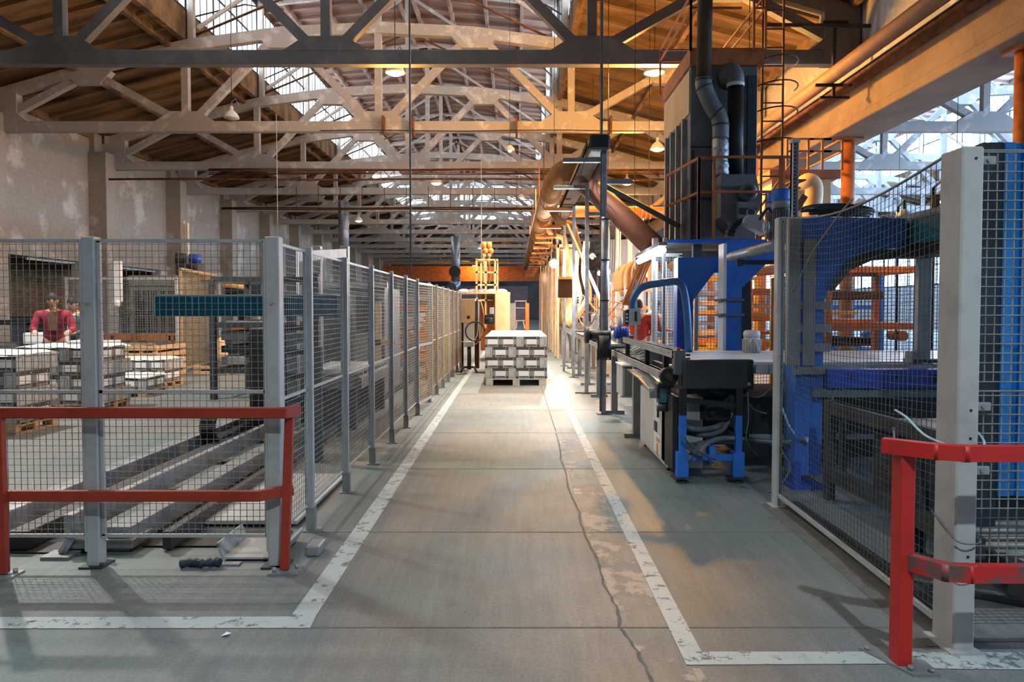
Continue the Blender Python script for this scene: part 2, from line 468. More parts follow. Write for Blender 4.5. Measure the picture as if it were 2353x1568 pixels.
# ---- roof of each hall: ribbed slabs on trusses, raised monitor with glazing over the middle
TOPC = [(-12, 8.2), (-9, 9.05), (-6, 9.75), (-3, 10.15), (0, 10.3), (3, 10.15), (6, 9.75), (9, 9.05), (12, 8.2)]
def slab(mb, x0, z0, x1, z1, y0, y1, th=.12, rib=1.0, ribx=3):
    L_ = math.hypot(x1-x0, z1-z0); ux, uz = (x1-x0)/L_, (z1-z0)/L_; nx, nz = -uz, ux
    def q(s, n): return (x0+ux*s+nx*n, z0+uz*s+nz*n)
    mb.prism([q(0, 0), q(L_, 0), q(L_, th), q(0, th)], y0, y1, 'y')
    y = y0
    while y < y1:
        mb.prism([q(0, -.13), q(L_, -.13), q(L_, 0), q(0, 0)], y, y+.13, 'y'); y += rib
    for k in range(int(L_/ribx)+1):
        s = k*ribx
        mb.prism([q(s, -.28), q(s+.12, -.28), q(s+.12, 0), q(s, 0)], y0, y1, 'y')
MON_END = 72.0
for h, cx in enumerate(HALLS):
    r = MB()
    slab(r, cx-12.4, 8.45, cx-6, 10.08, Y0, Y1); slab(r, cx+6, 10.08, cx+12.4, 8.45, Y0, Y1)
    r.bx(cx-6.15, cx-5.95, Y0, MON_END, 9.9, 10.85); r.bx(cx+5.95, cx+6.15, Y0, MON_END, 9.9, 10.85)
    slab(r, cx-6, 10.08, cx, 10.5, MON_END+.2, Y1); slab(r, cx, 10.5, cx+6, 10.08, MON_END+.2, Y1)
    struct(r.build('ceiling', M['roof']))
    r = MB()
    slab(r, cx-6.6, 13.75, cx, 14.45, Y0, MON_END, ribx=1.5); slab(r, cx, 14.45, cx+6.6, 13.75, Y0, MON_END, ribx=1.5)
    struct(r.build('ceiling_monitor', M['roof2']))

# one bay of monitor glazing: frosted pane strips in a steel frame
def window_bay(name, x, y0, y1, m):
    fr = MB()
    for z in (10.85, 12.2, 13.55): fr.bx(x-.05, x+.05, y0, y1, z-.04, z+.04)
    n = 12
    for k in range(n+1):
        y = y0 + (y1-y0)*k/n; w_ = .05 if k % 4 == 0 else .018
        fr.bx(x-.04, x+.04, y-w_, y+w_, 10.85, 13.6)
    root = struct(fr.build(name, M['darkgrey'], None, (x, y0, 10.85)))
    g = MB(); g.bx(x-.012, x+.012, y0, y1, 10.88, 13.56)
    g.build('glass_pane', m, root)
    return root
wn = 1
protos = {}
for h, cx in enumerate(HALLS):
    for sx in (-6, 6):
        y = 10.0
        while y < MON_END-1:
            key = h
            if key not in protos:
                protos[key] = window_bay('window_1' if h == 0 else 'window_2', cx+sx, y, y+6, M['frost'] if h == 0 else M['frost2']); 
            else:
                c = copy_tree(protos[key], None, (cx+sx, y, 10.85)); c.name = 'window_%d' % (wn+2); wn += 1
            y += 6
    # glazed gable closing the monitor
    fr = MB(); y = MON_END
    for z in (10.6, 11.6, 12.6, 13.6): fr.bx(cx-6, cx+6, y-.05, y+.05, z-.05, z+.05)
    for k in range(17): fr.bx(cx-6+k*.75-.04, cx-6+k*.75+.04, y-.05, y+.05, 10.5, 13.8)
    root = struct(fr.build('window_%d' % (90+h), M['darkgrey'], None, (cx, y, 10.5)))
    g = MB(); g.bx(cx-6, cx+6, y-.012, y+.012, 10.5, 14.0); g.build('glass_pane', M['frost'] if h == 0 else M['frost2'], root)
    # cross glazing further back in the far roof
    fr = MB()

# ---- trusses: bottom chord, polygonal top chord, webs with haunched gussets, monitor frame
def truss(name, cx, y, m):
    t = MB(); b = .13
    zb0, zb1 = 7.08, 7.40
    t.bx(cx-12, cx+12, y-b, y+b, zb0, zb1, .015)
    for (a, c) in zip(TOPC, TOPC[1:]):
        t.prism([(cx+a[0], a[1]-.19), (cx+c[0], c[1]-.19), (cx+c[0], c[1]+.15), (cx+a[0], a[1]+.15)], y-b+.006, y+b-.006, 'y')
    t.bx(cx-12, cx-11.2, y-b-.012, y+b+.012, zb0-.004, 8.4); t.bx(cx+11.2, cx+12, y-b-.012, y+b+.012, zb0-.004, 8.4)
    def web(x0, z0, x1, z1, w_):
        t.bar((cx+x0, y, z0), (cx+x1, y, z1), w_, w_*.95, up=(0, 1, 0))
    for nx in (-6, 0, 6):
        # haunched gusset on the bottom chord
        t.prism([(cx+nx-.95, zb1-.02), (cx+nx+.95, zb1-.02), (cx+nx+.45, zb1+.30), (cx+nx-.45, zb1+.30)], y-b-.006, y+b+.006, 'y')
        zt = 10.3 if nx == 0 else 9.75
        web(nx, zb1, nx, zt, .21)
        for s in (-1, 1):
            tx = nx+3*s; tz = {3: 10.15, 9: 9.05}[abs(tx)]
            web(nx+.35*s, zb1+.12, tx-.25*s, tz-.2, .22)
    for tx, tz in ((-9, 9.05), (-3, 10.15), (3, 10.15), (9, 9.05)):
        t.prism([(cx+tx-.75, tz-.12), (cx+tx+.75, tz-.12), (cx+tx+.4, tz-.5), (cx+tx-.4, tz-.5)], y-b-.003, y+b+.003, 'y')
    for s in (-1, 1):
        web(9*s, 8.9, 11.6*s, 7.55, .22)
        t.prism([(cx+12*s, 7.4), (cx+10.9*s, 7.4), (cx+11.5*s, 7.9), (cx+12*s, 8.2)][::s], y-b-.02, y+b+.02, 'y')
    return struct(t.build(name, m, None, (cx, y, 7.08)))
def monitor_frame(cx, y):
    t = MB()
    for x in (-5.8, 0, 5.8): t.bx(cx+x-.09, cx+x+.09, y-.09, y+.09, 9.9, 13.8)
    t.bar((cx-5.8, y, 13.6), (cx, y, 14.25), .14, .22); t.bar((cx, y, 14.25), (cx+5.8, y, 13.6), .14, .22)
    t.bar((cx-5.6, y, 10.3), (cx-.1, y, 13.9), .1, .1); t.bar((cx+5.6, y, 10.3), (cx+.1, y, 13.9), .1, .1)
    return struct(t.build('roof_monitor_beam', M['truss'], None, (cx, y, 10)))
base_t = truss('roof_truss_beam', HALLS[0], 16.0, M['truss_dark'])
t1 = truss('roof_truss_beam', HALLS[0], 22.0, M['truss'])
mf = monitor_frame(HALLS[0], 16.0)
for cx in HALLS:
    y = 10.0 - 12
    while y < 111:
        if not (cx == HALLS[0] and y in (16.0, 22.0)):
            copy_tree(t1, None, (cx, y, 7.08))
        if y < MON_END and not (cx == HALLS[0] and y == 16.0):
            copy_tree(mf, None, (cx, y, 10))
        y += 6
# rods bracing the monitor glazing, one pair per bay
rod = MB()
for y in range(-2, 70, 6):
    rod.tube([(-10.2, y, 10.6), (-9.6, y+3, 12.3), (-10.2, y+6, 13.5)], .03, 5)
    rod.tube([(1.6, y, 10.6), (1.0, y+3, 12.3), (1.6, y+6, 13.5)], .03, 5)
struct(rod.build('window_brace_trim', M['dark']))
rod = MB()
for y in range(10, 70, 6):
    rod.tube([(-10.1, y+.3, 10.2), (-4.3, y+.3, 12.6), (1.5, y+.3, 9.9)], .045, 5)
struct(rod.build('roof_tie_rod_beam', M['rust']))

# ---- wall_left with pilasters, opening below 3.5 m onto a brick aisle
WX = -16.6
wl = MB(); wl.bx(WX-.35, WX, Y0, Y1, 3.52, 8.5)
for y in [3.5+6*k for k in range(19)]: 
    wl.bx(WX-.3, WX+.02, y+1.1, y+1.13, 3.6, 7.6)
for z in (4.9, 6.2): wl.bx(WX-.3, WX+.012, Y0, Y1, z, z+.03)
struct(wl.build('wall_left', M['wall']))
wl = MB(); wl.bx(WX-.3, WX+.15, Y0, Y1, 3.35, 3.56)
struct(wl.build('wall_left_lintel', M['wall']))
for k in range(19):
    y = 3.6+6*k
    p = MB(); p.bx(WX-.1, WX+.7, y-.35, y+.35, 0, 7.65, .02); p.bx(WX-.1, WX+.2, y-.25, y+.25, 7.65, 8.4)
    struct(p.build('wall_left_column', M['wall'], None, (WX, y, 0)))
    p = MB(); p.bx(WX-.35, WX+.03, y+.35, y+.95, 0, 3.5, .01); p.bx(WX-.35, WX+.03, y-.95, y-.35, 0, 3.5, .01)
    struct(p.build('wall_left_pier_column', M['wall_low'], None, (WX, y, 0)))
brick = bpy.data.materials.new('ochre_brickwork'); brick.use_nodes = True
nt = brick.node_tree; bt = nt.nodes.new('ShaderNodeTexBrick'); tc = nt.nodes.new('ShaderNodeTexCoord'); mp = nt.nodes.new('ShaderNodeMapping')
mp.inputs['Rotation'].default_value = (PI/2, 0, PI/2)
sep = nt.nodes.new('ShaderNodeSeparateXYZ'); cmb = nt.nodes.new('ShaderNodeCombineXYZ')
nt.links.new(tc.outputs['Object'], sep.inputs[0]); nt.links.new(sep.outputs['Y'], cmb.inputs['X']); nt.links.new(sep.outputs['Z'], cmb.inputs['Y'])
nt.links.new(cmb.outputs[0], bt.inputs[0])
bt.inputs['Color1'].default_value = rgb('#9a6a3c'); bt.inputs['Color2'].default_value = rgb('#b39469'); bt.inputs['Mortar'].default_value = rgb('#6e5a48')
bt.inputs['Scale'].default_value = 2.0; bt.inputs['Mortar Size'].default_value = .02
nt.links.new(bt.outputs[0], nt.nodes['Principled BSDF'].inputs['Base Color']); nt.nodes['Principled BSDF'].inputs['Roughness'].default_value = .9
bw = MB(); bw.bx(-21.3, -21, Y0, Y1, 0, 3.9); struct(bw.build('wall_side_aisle', brick))
bw = MB(); bw.bx(-21.3, WX-.3, Y0, Y1, 3.9, 4.1)
struct(bw.build('ceiling_side_aisle', M['roof']))
p0 = None
for k in range(9):
    y = 13+6*k
    p = MB(); p.bx(-19.6, -19.2, y-.2, y+.2, 0, 3.9)
    struct(p.build('side_aisle_column', M['greypaint'], None, (-19.4, y, 0)))

# ---- girder line between the halls, steel pipe columns
GX = 8.15
g = MB(); g.bx(GX-.45, GX-.15, Y0, Y1, 5.85, 6.6, .02); g.bx(GX-.55, GX+.55, Y0, Y1, 5.75, 5.95, .02)
struct(g.build('girder_beam', M['beam']))
g = MB(); g.bx(GX-.40, GX+.4, Y0, Y1, 7.0, 8.5)
struct(g.build('valley_beam', M['truss']))
g = MB(); g.bx(GX-.56, GX-.46, Y0, Y1, 6.58, 6.66); g.bx(GX-.55, GX-.3, Y0, Y1, 6.66, 6.7)
struct(g.build('girder_rail_beam', M['rust']))
for k in range(17):
    y = 11.3+6*k
    c = MB(); c.cyl((GX, y, 0), (GX, y, 5.8), .16, 20); c.bx(GX-.25, GX+.25, y-.25, y+.25, 0, .03); c.bx(GX-.25, GX+.25, y-.25, y+.25, 5.7, 5.76)
    c.bx(GX-.15, GX+.15, y-.15, y+.15, 6.5, 7.1)
    struct(c.build('pipe_column', M['rustpaint'], None, (GX, y, 0)))

# ---- far walls and the outer walls
wb = MB(); wb.bx(-27, 34, Y1, Y1+.3, 0, 15)
struct(wb.build('wall_back', mat('far_wall', '#7c6a60', .9, col2='#5f4f4a', scale=.3)))
wb = MB(); wb.bx(33, 33.3, Y0, Y1, 0, 3.4); wb.bx(33, 33.3, Y0, Y1, 6.6, 15)
struct(wb.build('wall_right', M['wall_low']))
fr = MB()
for k in range(60): fr.bx(32.97, 33.1, Y0+k*2, Y0+k*2+.12, 3.4, 6.6)
for z in (3.4, 5.0, 6.5): fr.bx(32.97, 33.1, Y0, Y1, z, z+.1)
root = struct(fr.build('window_95', M['darkgrey'])); g = MB(); g.bx(33.1, 33.13, Y0, Y1, 3.4, 6.6); g.build('glass_pane', M['frost2'], root)
wb = MB(); wb.bx(-27, 34, Y0-.3, Y0, 0, 15)
struct(wb.build('wall_front', M['wall_low']))
# low cross beam and partition at the far end of the aisle, lit amber
wb = MB(); wb.bx(-16, 8, 84, 84.4, 5.0, 6.6); wb.bx(-16, 8, 84, 86, 4.8, 5.0)
struct(wb.build('far_lintel_beam', M['rustpaint']))
wb = MB(); wb.bx(-16, 1.5, 96, 96.3, 0, 4.6)
struct(wb.build('far_partition_wall', mat('plum_partition', '#a08484', .8, scale=1)))

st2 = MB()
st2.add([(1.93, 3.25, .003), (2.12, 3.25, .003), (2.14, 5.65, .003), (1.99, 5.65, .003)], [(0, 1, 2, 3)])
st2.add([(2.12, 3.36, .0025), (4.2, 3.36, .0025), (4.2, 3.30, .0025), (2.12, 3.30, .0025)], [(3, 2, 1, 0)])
struct(st2.build('floor_dark_strip', M['joint']))  # flat dark strips along the feet of the right fence
# ================================================================ MESH FENCES AND RED RAILS
def mesh_wires(mb, A, B, z0, z1, pu, pz, r=.0017, r2=None):
    """welded wire mesh between ground points A and B"""
    A = Vector((A[0], A[1], 0)); B = Vector((B[0], B[1], 0)); D = B-A; L_ = D.length; d = D/L_; n = Vector((d.y, -d.x, 0))
    r2 = r2 or r
    k = int(L_/pu)
    off = (L_ - k*pu)/2
    for i in range(k+1):
        p = A + d*(off+i*pu)
        vs = []
        for z in (z0, z1):
            for (a, b) in ((-r, -r), (r, -r), (r, r), (-r, r)):
                q = p + d*a + n*b; vs.append((q.x, q.y, z))
        mb.add(vs, [(0, 1, 5, 4), (1, 2, 6, 5), (2, 3, 7, 6), (3, 0, 4, 7)])
    kz = int((z1-z0)/pz)
    for i in range(kz+1):
        z = z0 + i*pz
        vs = []
        for p in (A, B):
            for (a, b) in ((-r2, -r2), (r2, -r2), (r2, r2), (-r2, r2)):
                q = p + n*(b+2*r); vs.append((q.x, q.y, z+a))
        mb.add(vs, [(0, 1, 5, 4), (1, 2, 6, 5), (2, 3, 7, 6), (3, 0, 4, 7)])
def post_foot(mb, x, y, s=.09):
    mb.bx(x-s, x+s, y-s, y+s, 0, .012)
    for a in (-1, 1):
        mb.cyl((x+a*s*.75, y-a*s*.6, .01), (x+a*s*.75, y-a*s*.6, .03), .012, 6)

# --- front run at Y = 4.27
FY = 4.27
def fence_post(x, y, h, w_, label, grp=None, foot_h=0, m='fence', name='fence_post'):
    mb = MB(); mb.bx(x-w_/2, x+w_/2, y-w_/2, y+w_/2, .0, h, .006)
    mb.bx(x-w_/2-.008, x-w_/2+.004, y-w_/2-.002, y-w_/2+.02, .1, h-.02)
    o = mb.build(name, M[m], None, (x, y, 0)); tag(o, label, 'fence post', grp)
    f_ = MB(); post_foot(f_, x, y, w_*.9); f_.build('base_plate', M['darkgrey'], o)
    b_ = MB(); b_.cyl((x-.005, y-w_/2-.008, h*.8), (x-.005, y-w_/2, h*.8), .009, 8); b_.cyl((x+.015, y-w_/2-.004, h*.8), (x+.015, y-w_/2, h*.8), .004, 6)
    b_.build('bolt', M['steel'], o)
    return o
fence_post(-1.488, 4.30, 2.035, .086, 'thick grey corner post of the left fence beside the red rail end')
fence_post(-2.61, 4.30, 2.035, .08, 'grey post in the middle of the left front fence, crossed by the red rail')
def mesh_panel(A, B, z0, z1, label, pu=.04, pz=.04, mid=None, m='wire', fm='fence', r=.0016, fw=.02, grp=None, mull=None, name='mesh_fence'):
    """steel frame with welded mesh"""
    mx, my = (A[0]+B[0])/2, (A[1]+B[1])/2
    fr = MB()
    a0, b0 = Vector((A[0], A[1], 0)), Vector((B[0], B[1], 0)); dd = (b0-a0).normalized()
    for z in ([z0, z1] + ([mid] if mid else [])):
        fr.bar((A[0], A[1], z), (B[0], B[1], z), fw, fw)
    for p in (a0+dd*fw/2, b0-dd*fw/2): fr.bar((p.x, p.y, z0), (p.x, p.y, z1), fw, fw, up=(dd.x, dd.y, 0))
    root = fr.build(name, M[fm], None, (mx, my, z0)); tag(root, label, 'fence', grp)
    me = MB(); mesh_wires(me, A, B, z0, z1, pu, pz, r)
    me.build('wire_mesh', M[m], root)
    return root
mesh_panel((-2.565, FY+.02), (-1.535, FY+.02), .19, 2.01, 'grey mesh panel between the corner post and the middle post, behind the red rail', mid=1.085)
mesh_panel((-3.75, FY+.02), (-2.655, FY+.02), .19, 2.01, 'grey mesh panel left of the middle post, in front of the tile pallets', mid=1.085)

# --- run along the aisle, X = -1.475, posts every 1.1 m
AX = -1.475
ys = [4.98, 6.02, 7.12, 8.24, 9.3, 10.4]
lab = ['first thin post behind the corner post of the aisle fence', 'second thin post of the aisle fence', 'third thin post of the aisle fence',
       'fourth thin post of the aisle fence', 'fifth thin post of the aisle fence', 'sixth thin post, just before the gate leaf of the aisle fence']
def aisle_post(y, label, grp, m='fence', h=2.035, x=AX):
    mb = MB(); mb.bx(x-.022, x+.022, y-.02, y+.02, .0, h, .004)
    o = mb.build('fence_post', M[m], None, (x, y, 0)); tag(o, 'grey ' + label, 'fence post', grp)
    f_ = MB(); f_.bx(x-.05, x+.07, y-.05, y+.05, 0, .01); f_.bx(x-.032, x+.032, y-.026, y+.026, .01, .17)
    f_.build('base_plate', M['greypaint'], o)
    return o
for y, l in zip(ys, lab): aisle_post(y, l, 'aisle fence posts')
pl = ['next to the corner post', 'between the first and second thin posts', 'between the second and third thin posts', 'between the third and fourth thin posts',
      'between the fourth and fifth thin posts', 'between the fifth and sixth thin posts']
for a, b, l in zip([4.34]+ys[:-1], ys, pl):
    mesh_panel((AX-.02, a+.03), (AX-.02, b-.03), .19, 2.0, 'grey aisle fence panel ' + l, mid=1.02, grp='aisle fence panels', fw=.018)
# slightly swung gate leaf, then the warmer lit far run
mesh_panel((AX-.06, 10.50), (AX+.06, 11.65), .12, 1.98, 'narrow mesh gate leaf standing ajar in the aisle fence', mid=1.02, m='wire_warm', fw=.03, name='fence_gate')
yf = [11.8+1.1*k for k in range(7)]
fl = ['first yellowish post past the gate leaf', 'second yellowish post past the gate leaf', 'third yellowish post past the gate leaf', 'fourth yellowish post past the gate leaf',
      'fifth yellowish post past the gate leaf', 'sixth yellowish post past the gate leaf', 'last yellowish post, at the machine end of the aisle fence']
for y, l in zip(yf, fl):
    o = aisle_post(y, l, 'far aisle fence posts', 'fence', 2.03); o['label'] = l + ' of the aisle fence' if 'aisle' not in l else l
fp = ['nearest the gate leaf', 'second from the gate leaf', 'third from the gate leaf', 'fourth from the gate leaf', 'fifth from the gate leaf', 'farthest, ending at the orange-lit machine']
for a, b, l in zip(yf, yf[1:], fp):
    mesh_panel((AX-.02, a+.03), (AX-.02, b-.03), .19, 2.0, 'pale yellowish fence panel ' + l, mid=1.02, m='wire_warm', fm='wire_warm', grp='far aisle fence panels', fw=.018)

# --- left red rail
rr_ = thing('guard_rail', 'red steel guard rail in front of the left mesh fence', 'guard rail', (-1.4, 4.17, 0))
b = MB(); b.bx(-3.14, -1.37, 4.145, 4.185, .94, 1.005, .004); b.bar((-1.40, 4.165, .972), (-1.325, 4.25, .975), .04, .065)
b.build('top_rail', M['redbrown'], rr_)
b = MB(); b.bx(-3.10, -1.53, 4.145, 4.185, .44, .503, .004); b.bar((-1.55, 4.165, .472), (-1.365, 4.24, .49), .04, .062)
b.build('middle_rail', M['redbrown'], rr_)
b = MB(); b.bar((-1.405, 4.19, .02), (-1.375, 4.22, .97), .05, .035, up=(0, 1, 0)); b.build('upright', M['redbrown'], rr_)
b = MB(); b.bar((-3.07, 4.12, .02), (-3.10, 4.15, 1.0), .075, .04, up=(0, 1, 0)); b.build('upright', M['redbrown'], rr_)
for x, y in ((-1.4, 4.19), (-3.07, 4.12)):
    b = MB(); b.bx(x-.09, x+.09, y-.07, y+.07, 0, .012)
    for s in (-1, 1): b.cyl((x+.06*s, y+.03*s, .01), (x+.06*s, y+.03*s, .035), .014, 6)
    b.build('base_plate', M['galv'], rr_)
# scrap under the fence
d = MB()
for (pts, s) in (([(-1.98, 4.02), (-1.62, 4.05)], .02),):
    d.bx(-2.06, -1.72, 4.28, 4.33, .0, .012)
tag(d.build('steel_strip', M['galv'], None, (-1.9, 4.3, 0)), 'thin steel strip lying on the floor under the fence', 'scrap')
d = MB()
d.tube(smooth_path([(-2.07, 4.25, .025), (-2.0, 4.265, .032), (-1.93, 4.25, .03), (-1.86, 4.27, .034), (-1.83, 4.26, .03)], 5), [.012+.016*abs(math.sin(1.1*k+.4))**.5 for k in range(21)], 10)
tag(d.build('rolled_rag', M['navy'], None, (-1.95, 4.26, 0)), 'dark blue rolled rag lying on the floor under the left fence', 'rag')
d = MB(); d.prism([(-1.86, .015), (-1.50, .015), (-1.46, .09), (-1.48, .095), (-1.51, .028), (-1.85, .028), (-1.88, .12), (-1.895, .115)], 4.36, 4.75, 'y')
tag(d.build('channel_plate', M['fence'], None, (-1.7, 4.5, 0)), 'bent grey U-shaped sheet lying behind the fence by the corner post', 'metal sheet')
d = MB(); d.bar((-2.93, 4.45, 0.02), (-2.80, 4.62, .34), .05, .03); d.bx(-3.02, -2.84, 4.38, 4.52, 0, .02)
tag(d.build('angle_bracket', M['galv'], None, (-2.93, 4.45, 0)), 'leaning steel bracket behind the left end of the mesh fence', 'bracket')
d = MB(); d.bx(-1.36, -1.27, 4.44, 4.6, 0, .07, .01)
tag(d.build('wooden_block', M['greypaint'], None, (-1.3, 4.5, 0)), 'small grey block at the foot of the corner post', 'block')

# --- right fence: tall posts, one long panel going back and two stacked panels across
def big_post(x, y, h, w_, d_, label):
    mb = MB(); mb.bx(x-w_/2, x+w_/2, y-d_/2, y+d_/2, 0, h, .008)
    o = mb.build('fence_post', M['fence'], None, (x, y, 0)); tag(o, label, 'fence post')
    f_ = MB(); f_.bx(x-w_/2-.03, x+w_/2+.02, y-d_/2-.03, y+d_/2+.02, 0, .012); f_.build('base_plate', M['fence'], o)
    f_ = MB()
    for z in (.45, 1.0, 1.13, 2.28): f_.cyl((x+.01, y-d_/2-.004, z), (x+.01, y-d_/2+.002, z), .006, 8)
    f_.build('screw_head', M['dark'], o)
    return o
big_post(2.075, 3.28, 2.335, .10, .17, 'thick grey fence post standing behind the right red rail')
o = big_post(2.10, 5.60, 2.32, .055, .09, 'tall grey fence post between the tile conveyor and the blue column')
# long panel: sagging upper edge
root = None
fr = MB()
N_ = 12
A = Vector((2.10, 5.54)); B = Vector((2.03, 3.36))
def top_z(t): return 2.31 - .10*math.sin(PI*t)
me = MB()
n_w = 48
for i in range(n_w+1):
    t = i/n_w; p = A.lerp(B, t); z1 = top_z(t); z0 = .12+.02*t
    me.bar((p.x, p.y, z0), (p.x, p.y, z1), .0028, .0028, up=(0, 1, 0))
for k in range(51):
    q = k/50
    for i in range(N_):
        t0, t1 = i/N_, (i+1)/N_; a, b = A.lerp(B, t0), A.lerp(B, t1)
        za = (.12+.02*t0)*(1-q) + top_z(t0)*q; zb = (.12+.02*t1)*(1-q) + top_z(t1)*q
        me.add([(a.x+.003, a.y, za-.0013), (a.x+.006, a.y, za), (a.x+.003, a.y, za+.0013), (b.x+.003, b.y, zb-.0013), (b.x+.006, b.y, zb), (b.x+.003, b.y, zb+.0013)],
               [(0, 3, 4, 1), (1, 4, 5, 2), (2, 5, 3, 0)])
o = me.build('mesh_fence', M['wiredark'], None, (2.06, 4.5, .1)); tag(o, 'long sagging wire mesh panel running back from the thick right post', 'fence')
e = MB(); e.tube([(A.lerp(B, t/12).x, A.lerp(B, t/12).y, top_z(t/12)+.004) for t in range(13)], .007, 6); e.build('top_edge', M['wire'], o)
e = MB(); e.bar((2.10, 5.54, .10), (2.03, 3.36, .10), .02, .03); e.build('bottom_edge', M['fence'], o)
e = MB(); e.tube(smooth_path([(2.095, 5.30, 1.72), (2.085, 4.95, 1.98), (2.07, 4.5, 2.20), (2.06, 4.3, 2.27)]), .006, 6)
tag(e.build('tension_wire', M['galv'], None, (2.09, 5.3, 1.7)), 'slanting steel cable tied across the long mesh panel', 'cable')
def front_mesh(z0, z1, label):
    me = MB(); mesh_wires(me, (2.13, 3.27), (3.6, 3.27), z0, z1, .042, .0445, .0024)
    o = me.build('mesh_fence', M['wire'], None, (2.8, 3.27, z0)); tag(o, label, 'fence', 'crossing mesh panels on the right')
    e = MB(); e.tube([(2.13, 3.265, z1), (3.6, 3.265, z1)], .005, 6); e.build('top_edge', M['wire'], o)
front_mesh(1.255, 2.33, 'upper wire mesh panel in front of the light blue cladding')
front_mesh(.30, 1.21, 'lower wire mesh panel in front of the light blue cladding')
for z, l in ((2.28, 'flat steel clip at the top of the thick right post'), (1.14, 'flat steel clip halfway up the thick right post'), (.84, 'flat pale clip low on the thick right post')):
    e = MB(); e.bx(2.125, 2.21, 3.24, 3.255, z-.02, z+.02, .003); e.cyl((2.17, 3.232, z), (2.17, 3.24, z), .008, 8)
    tag(e.build('mesh_clip', M['steel'], None, (2.16, 3.25, z)), l, 'clip')

# --- right red rail, bent, coming towards the camera
rr_ = thing('guard_rail', 'bent red steel guard rail in front of the thick right post', 'guard rail', (1.72, 3.09, 0))
b = MB()
P1, P2, P3, P4 = (1.645, 3.12), (1.80, 2.98), (1.90, 2.94), (3.2, 2.94)
for (p, q) in ((P1, P2), (P2, P3), (P3, P4)):
    b.bar((p[0], p[1], .985), (q[0], q[1], .985), .05, .065)
for p in (P2, P3): b.cyl((p[0], p[1], .951), (p[0], p[1], 1.0195), .026, 12)
b.build('top_rail', M['red'], rr_)
b = MB()
Q1, Q2, Q3 = (1.74, 3.07), (1.83, 2.95), (1.92, 2.93)
for (p, q) in ((Q1, Q2), (Q2, Q3), (Q3, (3.2, 2.93))):
    b.bar((p[0], p[1], .475), (q[0], q[1], .475), .05, .07)
for p in (Q2, Q3): b.cyl((p[0], p[1], .438), (p[0], p[1], .512), .026, 12)
b.build('middle_rail', M['redworn'], rr_, label='scuffed lower rail with grey bare patches')
b = MB(); b.bx(1.69, 1.755, 3.05, 3.13, .01, .955, .004); b.build('upright', M['red'], rr_)
b = MB(); b.prism([(1.60, 3.22), (1.72, 2.98), (1.84, 2.98), (1.84, 3.1), (1.68, 3.24)], 0, .012, 'z')
for p in ((1.63, 3.2), (1.73, 3.02), (1.81, 3.0)): b.cyl((p[0], p[1], .01), (p[0], p[1], .03), .012, 6)
b.build('base_plate', M['galv'], rr_)
# pale cable looped around the thick post and through the mesh
def cable(pts, r, m, name, label, k=6, cat='cable', grp=None, n=6):
    b = MB(); b.tube(smooth_path(pts, k), r, n)
    return tag(b.build(name, M[m], None, tuple(pts[0])), label, cat, grp)
cable([(2.04, 3.75, 1.05), (2.03, 3.62, 1.03), (2.02, 3.5, .99), (2.0, 3.36, .97), (2.02, 3.17, .955), (2.10, 3.165, .945), (2.15, 3.2, .99), (2.15, 3.33, 1.06)], .006, 'cable', 'loose_cable', 'pale blue cable knotted around the thick right post at rail height')
cable([(2.05, 3.78, .95), (2.03, 3.72, .86), (2.02, 3.6, .80), (2.0, 3.5, .78)], .005, 'cable', 'loose_cable', 'short pale cable end hanging on the mesh above the red rail')
cable([(2.05, 3.7, .62), (2.02, 3.55, .66), (2.0, 3.5, .58), (2.01, 3.52, .48), (2.03, 3.58, .38)], .007, 'cable', 'loose_cable', 'pale cable loop hanging on the mesh under the bent red rail')
cable([(2.01, 3.36, .62), (2.02, 3.18, .53), (2.13, 3.18, .525), (2.14, 3.3, .56)], .003, 'hose', 'tie_wire', 'thin wire tied around the lower part of the thick right post')
cable([(2.01, 3.4, .37), (2.02, 3.18, .36), (2.13, 3.18, .355)], .0025, 'cable', 'tie_wire', 'thin pale wire around the foot of the thick right post')

# light blue clad column behind the crossing panels
cl = thing('clad_column', 'light blue corrugated machine cladding with a dark edge behind the right mesh', 'machine', (3.5, 4.4, 0))
b = MB()
x = 3.005
while x < 4.6:
    b.bx(x, x+.07, 4.33, 4.40, .42, 2.62, .004); b.bx(x+.07, x+.12, 4.36, 4.42, .42, 2.62); x += .12
b.build('ribbed_cladding', M['bluelight'], cl)
b = MB(); b.bx(2.875, 3.0, 4.34, 4.42, .1, 2.62); b.build('edge_panel', M['navy'], cl)
b = MB(); b.bx(3.02, 4.6, 4.45, 4.5, .1, 2.6); b.build('back_panel', M['navy'], cl)
# roller track lying on the floor behind the lower panel
rt = thing('roller_track', 'low steel roller track on the floor behind the right mesh', 'conveyor', (3.0, 4.0, 0))
b = MB(); b.bar((2.25, 4.1, .12), (2.9, 3.75, .12), .04, .09); b.bar((2.2, 4.0, .02), (2.85, 3.62, .02), .03, .03); b.build('side_rail', M['darkgrey'], rt)
for k in range(7):
    b = MB(); b.cyl((2.75, 3.78+.1*k, .16+.012*k), (3.6, 3.78+.1*k, .16+.012*k), .026, 10); b.build('roller', M['galv'], rt)
b = MB(); b.bx(2.72, 2.80, 3.7, 4.5, .02, .2); b.build('frame', M['darkgrey'], rt)
b = MB(); b.bx(3.6, 3.66, 3.7, 4.5, .02, .24); b.build('frame', M['darkgrey'], rt)
